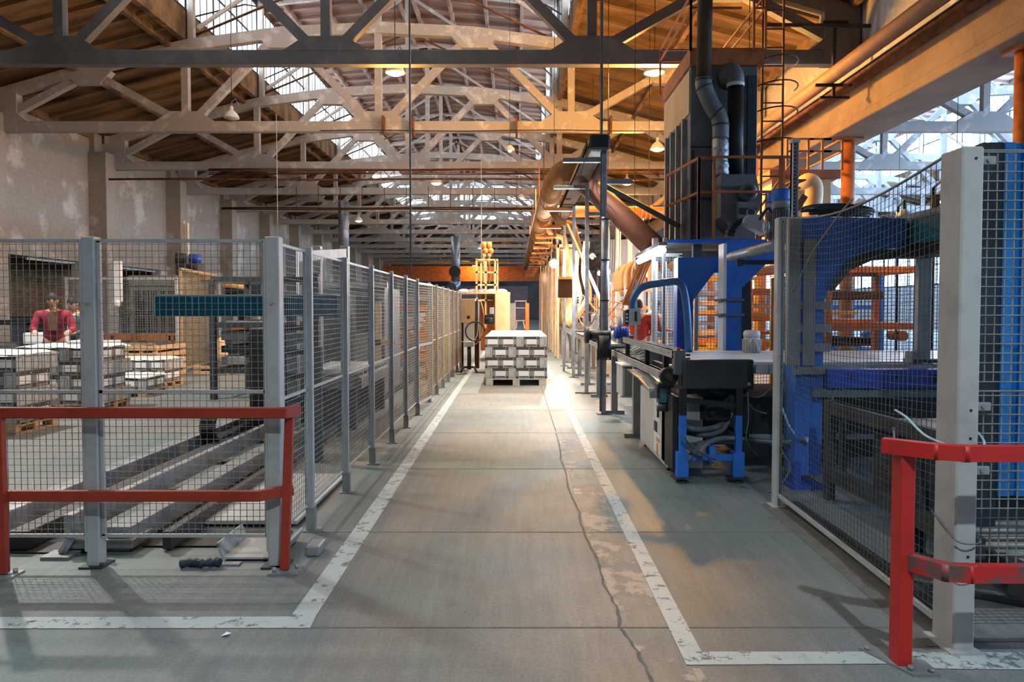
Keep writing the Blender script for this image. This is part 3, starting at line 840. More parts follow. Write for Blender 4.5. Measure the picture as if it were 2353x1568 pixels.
# ================================================================ RIGHT: TILE CONVEYOR, BLUE PRESS FRAMES, FILTER TOWER
# --- cross conveyor at table height
cv = thing('tile_conveyor', 'tile conveyor running across behind the dark guard box', 'conveyor', (2.6, 6.5, 0))
b = MB()
for k, (y0, y1) in enumerate(((6.50, 6.78), (6.83, 7.12), (7.17, 7.46), (7.51, 7.8), (7.85, 8.2))):
    b.bx(1.56+.02*k, 5.3, y0, y1, 1.085, 1.10, .004)
b.build('belt', M['film'], cv)
b = MB(); b.bx(2.2, 5.3, 6.42, 6.48, .99, 1.085, .005); b.bx(1.55, 5.3, 8.22, 8.28, .95, 1.09); b.build('side_profile', M['alu'], cv)
for k in range(16):
    b = MB(); b.cyl((2.22+.19*k, 6.46, 1.03), (2.22+.19*k, 6.62, 1.03), .034, 12); b.cyl((2.22+.19*k, 6.44, 1.03), (2.22+.19*k, 6.46, 1.03), .02, 10)
    b.build('roller', M['darkgrey'], cv)
for (p, q) in (((1.6, 6.6), (1.6, 8.1)), ((3.2, 6.6), (3.2, 8.1)), ((4.9, 6.6), (4.9, 8.1))):
    b = MB(); b.bar((p[0], p[1], .95), (q[0], q[1], .95), .06, .09); b.build('cross_member', M['dark'], cv)
for x, y in ((1.95, 8.1), (3.4, 8.1), (4.9, 6.7), (4.9, 8.1)):
    b = MB(); b.bx(x-.04, x+.04, y-.04, y+.04, 0, .95); b.build('leg', M['darkgrey'], cv)
b = MB(); b.bx(2.25, 4.35, 6.9, 8.1, .35, .72); b.bx(2.25, 4.35, 6.9, 8.1, .12, .30); b.build('drip_tray', M['dark'], cv)
b = MB(); b.bx(2.3, 4.3, 6.88, 6.9, .30, .35); b.build('tray_edge', M['galv'], cv)
g = thing('guard_box', 'dark greenish sheet guard box on the end of the tile conveyor', 'machine guard', (1.85, 6.4, .85))
b = MB(); b.bx(1.53, 2.17, 6.36, 6.48, .855, 1.125, .012); b.build('cover', M['guard'], g)
b = MB(); b.cyl((2.12, 6.352, .905), (2.12, 6.362, .905), .016, 12); b.build('round_knob', M['cable'], g)
b = MB(); b.bx(1.56, 2.15, 6.48, 6.56, .80, .90); b.cyl((1.78, 6.45, .86), (1.92, 6.45, .80), .04); b.build('underside', M['dark'], g)
# blue leg frame under the guard box
lf = thing('leg_frame', 'blue and black steel leg frame under the dark guard box', 'machine frame', (1.75, 6.4, 0))
for x in (1.52, 2.03):
    b = MB(); b.bx(x-.03, x+.03, 6.34, 6.40, .62, .87); b.build('upper_leg', M['dark'], lf)
    b = MB(); b.bx(x-.03, x+.03, 6.34, 6.40, .04, .62, .003); b.bx(x-.055, x+.05, 6.33, 6.42, .04, .28, .003); lg_ = b.build('leg', M['blue'], lf)
    b = MB(); b.cyl((x, 6.38, 0), (x, 6.38, .06), .02, 10); b.bx(x-.09, x+.07, 6.31, 6.44, .04, .055); b.cyl((x, 6.38, 0), (x, 6.38, .012), .055, 14); b.build('levelling_foot', M['darkgrey'], lg_)
b = MB(); b.bx(1.52, 2.03, 6.35, 6.39, .20, .26, .003); b.bx(1.75, 1.80, 6.30, 6.42, .20, .34); b.build('cross_bar', M['blue'], lf)
b = MB(); b.bar((1.52, 6.38, .76), (2.03, 6.38, .70), .03, .05); b.bar((1.80, 6.45, .62), (2.02, 6.45, .82), .03, .03); b.bx(1.77, 2.0, 6.5, 6.8, .55, .7); b.build('brace', M['dark'], lf)
b = MB(); b.bx(1.44, 1.50, 6.42, 6.9, .10, .78); b.build('side_plate', M['dark'], lf)
b = MB(); b.bx(1.83, 2.06, 6.75, 7.5, .30, .78); tag(b.build('drive_unit', M['dark'], None, (1.7, 7.0, .3)), 'black drive housing inside the blue leg frame', 'machine')
# clutter of hoses in the frame
hp = [([(1.52, 6.55, .55), (1.62, 6.45, .48), (1.85, 6.5, .48), (1.98, 6.6, .56), (2.0, 6.7, .68)], .028, 'upper of the thick grey hoses looping inside the blue leg frame'),
      ([(1.60, 6.6, .42), (1.75, 6.45, .42), (1.92, 6.5, .46), (2.03, 6.6, .60)], .024, 'middle thick grey hose looping inside the blue leg frame'),
      ([(1.56, 6.35, .20), (1.70, 6.42, .32), (1.86, 6.46, .36), (2.2, 6.4, .36), (2.6, 6.5, .33)], .03, 'thick grey hose running out of the blue leg frame to the right'),
      ([(1.66, 6.3, .25), (1.74, 6.35, .36), (1.95, 6.4, .40), (2.4, 6.3, .38), (2.55, 6.1, .45)], .026, 'second thick grey hose running right behind the blue leg')]
for p, r, l in hp: cable(p, r, 'hose', 'thick_hose', l, cat='hose', n=12)
rr = random.Random(11)
names = ['thin grey cable drooping across the blue leg frame', 'thin cable sagging behind the left blue leg', 'pale thin cable crossing in front of the blue cross bar', 'thin cable rising beside the right blue leg', 'thin cable curling on the floor right of the blue leg frame',
         'dark cable lying on the floor by the tall grey post', 'pale cable end sticking out below the guard box', 'thin cable hanging from the guard box corner']
cp = [[(1.5, 6.3, .40), (1.6, 6.3, .30), (1.75, 6.28, .24), (1.8, 6.28, .17)], [(1.48, 6.5, .6), (1.5, 6.4, .45), (1.58, 6.4, .36), (1.9, 6.5, .3)], [(1.50, 6.28, .44), (1.62, 6.27, .33), (1.72, 6.27, .27), (1.86, 6.3, .21)],
      [(2.09, 6.3, .84), (2.1, 6.3, .6), (2.09, 6.32, .4), (2.2, 6.35, .25)], [(2.12, 6.3, .02), (2.3, 6.4, .05), (2.42, 6.3, .16), (2.3, 6.2, .03), (2.2, 6.0, .01)],
      [(2.0, 6.2, .01), (2.2, 6.0, .01), (2.4, 6.1, .2), (2.35, 6.3, .36)], [(2.12, 6.3, .80), (2.2, 6.28, .80), (2.28, 6.25, .88)], [(2.1, 6.3, .74), (2.15, 6.28, .68), (2.25, 6.25, .65)]]
for p, l in zip(cp, names): cable(p, .006, 'hose', 'thin_cable', l)
# grey electrical cabinet facing the aisle
cb = thing('electrical_cabinet', 'light grey electrical cabinet with orange stickers beside the aisle', 'cabinet', (1.6, 7.3, 0))
b = MB(); b.prism([(1.46, .05), (1.80, .05), (1.80, .74), (1.46, .70)], 6.72, 8.15, 'y'); b.build('body', M['cabinet'], cb)
b = MB(); b.bx(1.44, 1.462, 6.76, 8.10, .07, .70, .004); cbd = b.build('door', M['cabinet'], cb)
b = MB(); b.bx(1.43, 1.442, 7.13, 7.24, .33, .43); b.build('lock', M['dark'], cbd)
b = MB(); b.bx(1.41, 1.43, 6.98, 7.0, .50, .57); b.build('handle', M['darkgrey'], cbd)
def text_obj(name, s, size, loc, rot, m, parent=None, align='CENTER'):
    cu = bpy.data.curves.new(name+'_outline', 'FONT'); cu.body = s; cu.size = size; cu.extrude = .0005; cu.align_x = align; cu.align_y = 'CENTER'
    t_ = bpy.data.objects.new(name+'_source', cu); me = bpy.data.meshes.new_from_object(t_); bpy.data.objects.remove(t_)
    me.materials.clear(); me.materials.append(M[m]); o = bpy.data.objects.new(name, me); COL.objects.link(o)
    if parent is not None:
        o.parent = parent; o.location = Vector(loc) - Vector(ORIG[parent.name])
    else: o.location = loc
    o.rotation_euler = rot
    return o
b = MB(); b.bx(1.438, 1.441, 6.98, 7.28, .44, .68); cbn_ = b.build('notice', M['white'], cb, label='white notice with large grey figures')
text_obj('notice_lettering', 'TB', .11, (1.4375, 7.13, .62), (0, -PI/2, 0), 'tapered', cbn_)
text_obj('notice_lettering', 'TB', .12, (1.4365, 7.12, .62), (0, -PI/2, 0), 'greypaint', cbn_)
b = MB(); b.bx(1.438, 1.441, 6.98, 7.28, .12, .32); b.m = 1
b.bx(1.436, 1.439, 7.06, 7.14, .10, .22); b.bx(1.436, 1.439, 7.0, 7.15, .235, .275)
b.build('sticker', [M['white'], M['tapered']], cb, label='white sticker with two orange blocks')
for y in (6.85, 8.05):
    b = MB(); b.cyl((1.5, y, 0), (1.5, y, .06), .02, 8); b.build('foot', M['dark'], cb)
# small wall box and sloping chute in front of it
bx_ = thing('junction_box', 'small pale grey box hanging beside the conveyor end', 'electrical box', (1.5, 9.1, .5))
b = MB(); b.bx(1.34, 1.58, 8.85, 9.35, .47, .86, .01); b.build('body', M['cabinet'], bx_)
b = MB(); b.bx(1.36, 1.56, 8.82, 8.85, .49, .84, .006); b.build('door', M['greypaint'], bx_)
b = MB(); b.bx(1.33, 1.60, 8.80, 9.4, .86, .875); b.build('lid', M['white'], bx_)
ch = thing('deflector_plate', 'curved pale steel chute plate above the grey cabinet', 'chute', (1.45, 7.8, .75))
b = MB(); b.prism([(6.95, .70), (7.0, .79), (7.6, .84), (8.4, .865), (8.42, .855), (7.6, .825), (7.02, .775), (6.97, .70)], 1.33, 1.52, 'x'); b.build('plate', M['steel'], ch)
mt = thing('gear_motor', 'small pale blue finned motor hanging over the cabinet', 'motor', (1.45, 6.75, .70))
b = MB(); b.cyl((1.42, 6.72, .69), (1.42, 6.72, .84), .062, 20)
for k in range(16):
    a = 2*PI*k/16; b.bx(1.42+.062*math.cos(a)-.004, 1.42+.062*math.cos(a)+.004, 6.72+.062*math.sin(a)-.012, 6.72+.062*math.sin(a)+.012, .70, .835)
b.build('housing', M['hose'] if False else mat('pale_blue_motor', '#5f8fa0', .5, scale=4), mt)
b = MB(); b.bx(1.34, 1.50, 6.64, 6.8, .84, .88, .01); b.cyl((1.42, 6.72, .61), (1.42, 6.72, .69), .07, 16, .05); b.bx(1.34, 1.37, 6.66, 6.76, .74, .83); b.build('end_cover', M['darkgrey'], mt)
pu = thing('belt_pulley', 'round black belt drive on the end of the roller line', 'pulley', (1.46, 6.62, .96))
b = MB(); b.cyl((1.43, 6.52, .955), (1.43, 6.62, .955), .082, 24); pud = b.build('disc', M['dark'], pu)
b = MB(); b.cyl((1.43, 6.50, .955), (1.43, 6.53, .955), .038, 16); b.cyl((1.43, 6.49, .955), (1.43, 6.51, .955), .018, 10); b.build('hub', M['darkgrey'], pud)

# --- roller line going back along the aisle
ln = thing('roller_line', 'long aluminium roller line running back along the aisle', 'conveyor', (1.6, 12, 0))
for x, ya in ((1.48, 6.6), (2.02, 8.4)):
    b = MB()
    for (z0, z1) in ((.88, .90), (.905, .935), (.94, .965)): b.bx(x-.03, x+.03, ya, 34, z0, z1)
    b.bx(x-.024, x+.024, ya, 34, .88, .965); b.build('side_profile', M['alu'], ln)
for x in (1.48,):
    b = MB(); b.bx(x-.02, x+.03, 6.5, 9.6, 1.13, 1.16); b.bx(x-.02, x+.03, 6.5, 9.6, 1.17, 1.20); b.bx(x-.016, x+.026, 6.5, 9.6, 1.13, 1.2); b.build('upper_guide', M['alu'], ln)
for k in range(70):
    y = 8.45+.365*k
    b = MB(); b.cyl((1.51, y, .95), (1.99, y, .95), .03, 10); b.build('roller', M['galv'] if k % 3 else M['darkgrey'], ln)
for k in range(14):
    y = 8.6+1.95*k
    for x in (1.48, 2.02):
        b = MB(); b.bx(x-.045, x+.045, y-.05, y+.05, .05, .88); b.bx(x-.15, x+.15, y-.04, y+.04, .0, .05)
        b.build('leg', M['greypaint'], ln)
for y in (7.0, 8.0, 9.4):
    b = MB(); b.bx(1.47, 1.52, y-.04, y+.04, .96, 1.2); b.build('bracket', M['dark'], ln)
# curved fingers between rails (turning unit)
for k in range(7):
    b = MB(); b.tube([(1.6, 8.4+.25*k, .99), (1.8, 8.35+.25*k, 1.10), (1.9, 8.32+.25*k, 1.12), (2.0, 8.3+.25*k, 1.0)], .018, 6)
    b.build('guide_finger', M['white'], ln)
b = MB(); b.bx(1.46, 1.56, 6.44, 6.56, .98, 1.21, .005); b.m = 1
for k in range(4):
    for i in range(3): b.bx(1.565+i*.014, 1.573+i*.014, 6.43, 6.46, 1.05+k*.035, 1.07+k*.035)
b.build('end_bracket', [M['tower'], M['dark']], ln)
b = MB(); b.cyl((1.50, 6.46, 1.21), (1.50, 6.46, 1.235), .016, 12); b.build('stop_button', M['red'], ln, label='small red button')
# clusters along the line: stations with motors and boxes, all of worn machine parts
def station(x, y, label, seed, w_=1.1, h=.55, warm='orange'):
    r_ = random.Random(seed)
    s_ = thing('glazing_station', label, 'machine', (x, y, .95), 'stations along the roller line')
    b = MB(); b.bx(x-w_/2, x+w_/2, y-.35, y+.35, 1.0, 1.04); b.build('bed', M['steel'], s_)
    for k in range(5 if w_ > .5 else 3):
        a, c = x+r_.uniform(-.4, .4)*w_, y+r_.uniform(-.3, .3)
        b = MB()
        if r_.random() < .5: b.cyl((a, c-.1, 1.1+r_.random()*h*.5), (a, c+.12, 1.1+r_.random()*h*.5), r_.uniform(.04, .09), 12)
        else: b.bx(a-.1, a+.1, c-.08, c+.08, 1.04, 1.1+r_.random()*h, .01)
        b.build('motor' if k % 2 else 'gearbox', M[r_.choice([warm, 'greypaint', 'beige', 'darkgrey', 'steel'])], s_)
    for k in range(4 if w_ > .5 else 0):
        a = x+r_.uniform(-w_/2, w_/2); b = MB(); b.bar((a, y-.3, 1.0), (a, y-.3, 1.3+r_.random()*.9), .035, .035); b.bar((a, y-.3, 1.35), (a, y+.35, 1.35), .03, .03)
        b.build('upright', M[r_.choice(['alu', 'orange', 'steel'])], s_)
    for k in range(3 if w_ > .5 else 0):
        p = [(x+r_.uniform(-.5, .5), y+r_.uniform(-.3, .3), 1.1+r_.random()*.9) for _ in range(4)]
        b = MB(); b.tube(smooth_path(p, 5), .012, 5); b.build('hose', M[r_.choice(['curtain', 'rubber', 'orange'])], s_)
    return s_
sl = ['first cluttered station on the roller line, past the hanging motor', 'second cluttered station on the roller line', 'third cluttered station on the roller line', 'fourth cluttered station on the roller line',
      'fifth cluttered station on the roller line', 'sixth cluttered station on the roller line', 'seventh cluttered station on the roller line', 'farthest cluttered station on the roller line']
for k, l in enumerate(sl):
    station(1.62 if k < 2 else 2.0+.15*(k % 3), 11.2+2.4*k, l, 40+k, .34 if k < 2 else 1.1, .12 if k < 2 else .55)

# motor hanging on the first tall post
mt = thing('gear_motor', 'blue and black gear motor clamped to the first tall post', 'motor', (1.38, 10.2, .9))
b = MB(); b.cyl((1.28, 10.2, 1.20), (1.28, 10.2, .88), .10, 20)
for k in range(14):
    a = 2*PI*k/14; b.bx(1.38+.1*math.cos(a)-.1-.006, 1.28+.1*math.cos(a)+.006, 10.2+.1*math.sin(a)-.012, 10.2+.1*math.sin(a)+.012, .84, 1.0)
b.build('housing', M['rubber'], mt)
b = MB(); b.cyl((1.42, 10.15, 1.24), (1.62, 10.15, 1.24), .085, 20)
for k in range(5): b.cyl((1.44+.035*k, 10.15, 1.24), (1.45+.035*k, 10.15, 1.24), .097, 20)
b.build('brake', M['bluedeep'], mt)
b = MB(); b.cyl((1.05, 10.25, 1.2), (1.38, 10.2, 1.2), .07, 16); b.cyl((1.0, 10.25, 1.2), (1.06, 10.25, 1.2), .12, 18); b.build('gear_head', M['darkgrey'], mt)
b = MB(); b.cyl((1.5, 10.15, 1.32), (1.5, 10.15, 1.48), .035, 10); b.build('cap', M['white'], mt)

# --- hoop pipe with pendant control box
hp_ = thing('control_pendant_support', 'blue bent tube arm arching over the conveyor end', 'support arm', (1.98, 7.9, 1.1))
b = MB(); b.tube(smooth_path([(1.33, 8.0, 1.58), (1.335, 8.0, 1.70), (1.40, 8.0, 1.81), (1.50, 8.0, 1.86), (1.62, 7.98, 1.88), (1.76, 7.97, 1.90), (1.84, 7.95, 1.89), (1.895, 7.93, 1.80), (1.93, 7.9, 1.5), (1.95, 7.9, 1.1)], 6), .042, 14)
b.build('tube', mat('steel_blue_tube', '#3f6fa0', .4, .2, scale=3), hp_)
cbx = thing('pendant_box', 'small grey push-button box hanging from the blue arm', 'control box', (1.33, 7.95, 1.4))
b = MB(); b.prism([(1.27, 1.40), (1.405, 1.415), (1.40, 1.60), (1.275, 1.59)], 7.90, 8.05, 'y'); cbb = b.build('body', M['cabinet'], cbx)
b = MB(); b.bx(1.335, 1.36, 7.89, 7.90, 1.45, 1.56); b.build('slot', M['rubber'], cbb)
b = MB(); b.prism([(1.23, 1.42), (1.27, 1.405), (1.275, 1.59), (1.235, 1.57)], 7.92, 8.1, 'y'); cbs = b.build('side_plate', M['darkgrey'], cbx)
for z in (1.45, 1.49, 1.53):
    b = MB(); b.cyl((1.25, 7.90, z), (1.25, 7.925, z), .012, 8); b.build('button', M['white'], cbs)

# --- blue portal frame carrying the platform
pf = thing('portal_frame', 'blue steel portal frame with gusset corners under the filter tower', 'machine frame', (2.7, 9.4, 0))
Y = 9.4
def X_(px, Yd): return (px-VX)*Yd/F_PX
def Z_(py, Yd): return at(0, py, Yd).z
b = MB()
b.prism([(X_(1558, Y), 0.0), (X_(1592, Y), 0.0), (X_(1592, Y), Z_(690, Y)), (X_(1640, Y), Z_(626, Y)), (X_(1664, Y), Z_(626, Y)), (X_(1664, Y), Z_(592, Y)), (X_(1556, Y), Z_(592, Y))], Y-.02, Y+.22, 'y')
b.build('left_column', M['blue'], pf)
b = MB(); b.prism([(X_(1552, Y), 1.05), (X_(1573, Y), 1.05), (X_(1561, Y), Z_(670, Y)), (X_(1552, Y), Z_(640, Y))], Y-.10, Y-.02, 'y'); b.build('splayed_plate', M['bluedeep'], pf)
Y = 9.0
b = MB()
b.prism([(X_(1667, Y), 0.0), (X_(1704, Y), 0.0), (X_(1704, Y), Z_(662, Y)), (X_(1760, Y), Z_(606, Y)), (X_(1782, Y), Z_(596, Y)), (X_(1782, Y), Z_(560, Y)), (X_(1668, Y), Z_(558, Y))], Y, Y+.22, 'y')
b.build('right_column', M['blue'], pf)
b = MB(); b.bx(X_(1660, Y), X_(1667, Y), Y-.03, Y+.2, 1.0, Z_(560, Y)); b.build('flange', M['white'], pf)
b = MB()
for py in (690, 724): b.bx(X_(1653, Y), X_(1708, Y), Y-.05, Y+.25, Z_(py+3, Y), Z_(py-3, Y), .008)
b.build('joint_collar', M['tower'], pf)
b = MB(); b.prism([(X_(1706, Y), 1.0), (X_(1706, Y)+.14, 1.0), (X_(1695, Y)+.16, Z_(600, Y)), (X_(1675, Y)+.1, Z_(600, Y))], Y+.03, Y+.35, 'y'); b.build('inner_web', M['navy'], pf)
b = MB(); b.bx(X_(1700, Y), X_(1782, Y), Y-.01, Y, Z_(608, Y), Z_(598, Y)); b.build('dark_slot', M['dark'], pf)
tb = thing('steel_tube', 'fat galvanised tube slanting in front of the blue portal column', 'pipe', (2.7, 8.7, 2.3))
b = MB(); b.cyl(at(1680, 591, 8.9), at(1785, 562, 7.6), .062, 20); b.build('tube', M['steel'], tb)
b = MB(); b.bx(X_(1693, 8.6), X_(1706, 8.6), 8.6, 8.62, Z_(612, 8.6), Z_(590, 8.6)); b.build('clip', M['dark'], tb)

# --- platform under the tower with railing
Yp = 10.0
pt = thing('service_platform', 'steel platform with rusty railing around the fan of the filter tower', 'platform', (2.9, 10.2, 2.5))
b = MB(); b.bx(X_(1533, Yp), X_(1750, Yp)+.05, Yp-.03, Yp, Z_(559, Yp), Z_(551, Yp)); b.build('front_beam', M['blue'], pt)
b = MB(); b.bx(X_(1533, Yp), X_(1750, Yp), Yp, 12.9, Z_(556, Yp)-.02, Z_(556, Yp)+.01); b.build('deck', M['darkgrey'], pt)
b = MB(); b.bx(X_(1533, Yp), X_(1750, Yp), 10.9, 11.0, Z_(590, Yp), Z_(565, Yp)); b.bx(X_(1600, Yp), X_(1620, Yp), 10.2, 10.3, Z_(592, Yp), Z_(560, Yp)); b.build('support', M['darkgrey'], pt)
for y in (10.3, 12.7):
    b = MB(); b.bx(X_(1533, Yp), X_(1539, Yp), y, y+.06, 0, Z_(556, Yp)); b.build('support_post', M['galv'], pt)
zt, zm, zf = Z_(361, 10.0), Z_(441, 10.0), Z_(551, 10.0)
def railing(parent, m, runs, zt, zm, zf, r=.022, posts=True):
    for (p, q) in runs:
        for z in (zt, zm):
            b = MB(); b.bar((p[0], p[1], z), (q[0], q[1], z), r*1.6, r*1.6); b.build('handrail', M[m], parent)
        if posts:
            b = MB(); b.bar((p[0], p[1], zf), (p[0], p[1], zt), r*1.8, r*1.8, up=(0, 1, 0)); b.build('railing_post', M[m], parent)
railing(pt, 'rustpaint', [((X_(1605, 10.0), 10.05), (X_(1640, 10.0), 10.05)), ((X_(1638, 10.0), 10.0), (X_(1790, 10.0), 10.0)), ((X_(1790, 10), 10.0), (X_(1826, 10), 10.0)), ((X_(1606, 10.0), 10.05), (X_(1606, 10.0)-.16, 11.4)), ((X_(1606, 10.0)-.16, 11.4), (X_(1606, 10.0)-.16, 11.45))], zt, zm, zf)
# --- filter tower
Yt = 11.0
tx0, tx1 = X_(1583, Yt), X_(1735, Yt)
zb, ztop = Z_(551, Yt), Z_(152, Yt)
tw = thing('filter_tower', 'tall dark grey sheet metal dust filter tower', 'machine', ((tx0+tx1)/2, 11.8, zb))
b = MB(); b.bx(tx0, tx1, Yt, Yt+1.9, zb, ztop, .01); b.build('housing', M['tower'], tw)
for k in range(4):
    y = Yt+.25+.42*k; b = MB(); b.bx(tx0-.07, tx0, y, y+.07, zb, ztop-.75); b.build('stiffener', M['steel'], tw)
b = MB(); b.bx(tx0-.02, tx0, Yt+.02, Yt+1.88, ztop-.72, ztop-.05); b.build('side_panel', M['beige'], tw)
b = MB(); b.bx(tx0+.02, tx0+.06, Yt-.02, Yt, zb, ztop-1.3); b.bx(tx1-.16, tx1-.02, Yt-.03, Yt, zb+.3, ztop-.15); b.bx(tx1-.24, tx1-.22, Yt-.02, Yt, zb+.8, ztop-.1); b.bx(tx0, tx1, Yt-.015, Yt, ztop-1.26, ztop-1.24); b.bx(tx0, tx1, Yt-.015, Yt, zb+.62, zb+.66); b.build('seam_strip', M['navy'], tw)
b = MB(); b.bx(tx0-.03, tx1+.08, Yt-.06, Yt+2.0, ztop, ztop+.26); b.build('top_deck', M['rustpaint'], tw)
# top railing
zt2, zm2, zf2 = ztop+1.05, ztop+.95, ztop+.2
pr = [((tx0-.03, Yt-.1), (tx0+.75, Yt-.1)), ((tx1-.1, Yt-.1), (tx1+.08, Yt-.1)), ((tx0-.03, Yt-.1), (tx0-.03, Yt+2.2)), ((tx1+.08, Yt-.1), (tx1+.08, Yt+2.2)), ((tx0-.03, Yt+2.2), (tx1+.08, Yt+2.2))]
railing(tw, 'rustpaint', pr, zt2, ztop+.85, zf2, .018)
# ladder with cage on the right of the tower
ld = thing('cage_ladder', 'thin rusty caged ladder beside the filter tower', 'ladder', (tx1+.45, 11.6, zb))
b = MB()
for x in (tx1+.28, tx1+.62): b.bar((x, 11.6, zb), (x, 11.6, ztop+1.3), .03, .03, up=(0, 1, 0))
b.build('stile', M['rust'], ld)
for k in range(13):
    z = zb+.3*k+.2; b = MB(); b.bar((tx1+.28, 11.6, z), (tx1+.62, 11.6, z), .02, .02); b.build('rung', M['rust'], ld)
for z in (zb+1.6, zb+2.5, ztop-.6, ztop+.2):
    b = MB(); b.tube([(tx1+.28+.17-.36*math.cos(a), 11.6-.55*math.sin(a), z) for a in [PI*i/12 for i in range(13)]], .012, 5); b.build('cage_hoop', M['rust'], ld)
# stack pipe and flexible ducts
sp = thing('exhaust_pipe', 'dark vertical exhaust pipe rising past the filter tower', 'pipe', (X_(1618, 10.75), 10.75, 4.9))
b = MB(); b.cyl(at(1617, 185, 10.75), (X_(1618, 10.75), 10.75, 8.6), .112, 24); b.build('pipe', mat('sooty_pipe', '#4a3b2a', .7, .2, scale=3), sp)
fd = thing('flexible_duct', 'grey segmented duct bending down to the fan with crumpled foil end', 'duct', tuple(at(1655, 410, 10.7)))
def px_path(lst, Y): return [at(a, c, Y) for a, c in lst]
b = MB(); b.tube(smooth_path(px_path([(1617, 180), (1618, 200), (1632, 235), (1647, 262)], 10.72), 5), .125, 20); b.build('upper_section', M['tower'], fd)
b = MB(); b.tube(smooth_path(px_path([(1646, 258), (1655, 280), (1656, 320)], 10.72), 5), .125, 20); b.build('ribbed_section', M['tower'], fd)
for (px, py, dx, dy) in ((1617, 183, 0, 4), (1646, 258, 3, 4), (1656, 286, 0, 4), (1617, 200, 1, 3)):
    b = MB(); b.cyl(at(px, py, 10.72), at(px+dx, py+dy, 10.72), .135, 20); b.build('clamp_band', M['darkgrey'], fd)
rr = random.Random(5)
b = MB(); b.tube([at(1656-(k % 2), 318+8*k, 10.72) for k in range(12)], [.118+rr.uniform(-.012, .012) for k in range(12)], 18); b.build('foil_sleeve', M['foil'], fd, label='crumpled silver foil sleeve')
fd = thing('elbow_duct', 'dark duct elbow coming out of the tower and dropping to the fan', 'duct', tuple(at(1690, 400, 10.8)))
b = MB(); b.tube(smooth_path([at(1668, 178, 11.0), at(1672, 168, 10.9), at(1682, 162, 10.85), at(1690, 178, 10.8), at(1690, 200, 10.8)], 5), .125, 20); b.build('elbow', M['tower'], fd)
b = MB(); b.cyl(at(1690, 200, 10.8), at(1690, 410, 10.8), .115, 20); b.build('pipe', M['dark'], fd)
b = MB(); b.cyl(at(1690, 192, 10.8), at(1690, 200, 10.8), .133, 20); b.build('clamp_band', M['white'], fd)
b = MB(); b.lathe(tuple(at(1672, 182, 10.98)), [(.16, 0), (.16, .03)], 20, 'y'); b.build('flange', M['dark'], fd)
fn = thing('centrifugal_fan', 'grey centrifugal fan housing with round motor on the tower platform', 'fan', tuple(at(1690, 551, 10.5)))
b = MB()
cx, cz = X_(1690, 10.5), Z_(470, 10.5)
poly = [(cx-.25, Z_(402, 10.5)), (cx+.27, Z_(402, 10.5))] + [(cx+.34*math.cos(a)+.02, cz+.1+.36*math.sin(a)) for a in [-.2-PI*.5*i/8 for i in range(9)]][::1] + [(cx-.05, Z_(535, 10.5)), (cx-.25, Z_(500, 10.5))]
b.prism(poly, 10.45, 10.95, 'y'); b.build('housing', M['tower'], fn)
b = MB(); b.lathe((X_(1712, 10.4), 10.25, Z_(444, 10.4)), [(.0, 0), (.10, 0), (.125, .03), (.125, .2)], 24, 'y'); fnm = b.build('motor', mat('greenish_grey_motor', '#5b6b66', .5, scale=4), fn)
b = MB(); b.lathe((X_(1712, 10.4), 10.235, Z_(444, 10.4)), [(.02, 0), (.02, .02)], 10, 'y')
for k in range(12):
    a = 2*PI*k/12; x0_, z0_ = X_(1712, 10.4), Z_(444, 10.4)
    b.bar((x0_+.03*math.cos(a), 10.24, z0_+.03*math.sin(a)), (x0_+.09*math.cos(a), 10.24, z0_+.09*math.sin(a)), .008, .012, up=(0, 1, 0))
b.build('fan_grille', M['darkgrey'], fnm)
b = MB(); b.bx(X_(1690, 10.4), X_(1732, 10.4), 10.3, 10.45, Z_(508, 10.4), Z_(466, 10.4)); b.m = 1; b.bx(X_(1693, 10.4), X_(1729, 10.4), 10.29, 10.3, Z_(495, 10.4), Z_(480, 10.4)); b.build('motor_stand', [M['tower'], M['rubber']], fn)
ch = thing('chain_conveyor', 'curved black link chain beside a pale funnel on the platform', 'conveyor', tuple(at(1700, 545, 9.6)))
for k in range(8):
    a = PI*.5+.2*k; c = at(1722, 548, 9.6); b = MB(); p = c + Vector((.27*math.cos(a), 0, .27*math.sin(a)-.0)); b.bx(p.x-.05, p.x+.05, 9.55, 9.7, p.z-.022, p.z+.018, .004); b.build('link', M['dark'], ch)
b = MB(); pz = [at(*q, 9.55) for q in ((1707, 503), (1716, 496), (1748, 495), (1752, 541), (1742, 535), (1704, 514))]
b.prism([(p.x, p.z) for p in pz], 9.45, 9.65, 'y'); b.build('funnel', M['cabinet'], ch)
b = MB(); b.tube([at(1726+10*math.cos(a), 488+9*math.sin(a), 9.5) for a in [2*PI*k/16 for k in range(17)]], .005, 5); b.build('lifting_ring', M['steel'], ch)

# two blue-capped motors standing right of the tower
def cap_motor(px, Yd, sc, label, zoff=0):
    c = at(px, 500, Yd)
    m_ = thing('vertical_motor', label, 'motor', (c.x, Yd, c.z-.05))
    r = .105*sc
    b = MB(); b.cyl((c.x, Yd, c.z-.3), (c.x, Yd, c.z+.10), r*.8, 20)
    for k in range(18):
        a = 2*PI*k/18; b.bar((c.x+r*.82*math.cos(a), Yd+r*.82*math.sin(a), c.z-.28), (c.x+r*.82*math.cos(a), Yd+r*.82*math.sin(a), c.z+.08), .01, .02, up=(math.cos(a), math.sin(a), 0))
    b.build('finned_body', M['tower'], m_)
    b = MB(); b.lathe((c.x, Yd, c.z+.10), [(r, 0), (r, .07), (r*.98, .085)], 24); b.build('collar', M['greypaint'], m_)
    b = MB(); b.lathe((c.x, Yd, c.z+.185), [(r, 0), (r*1.05, .02), (r*1.05, .10), (r*.95, .13), (.01, .135)], 24); b.build('cap', M['blue'], m_, label='blue fan cap')
    return m_
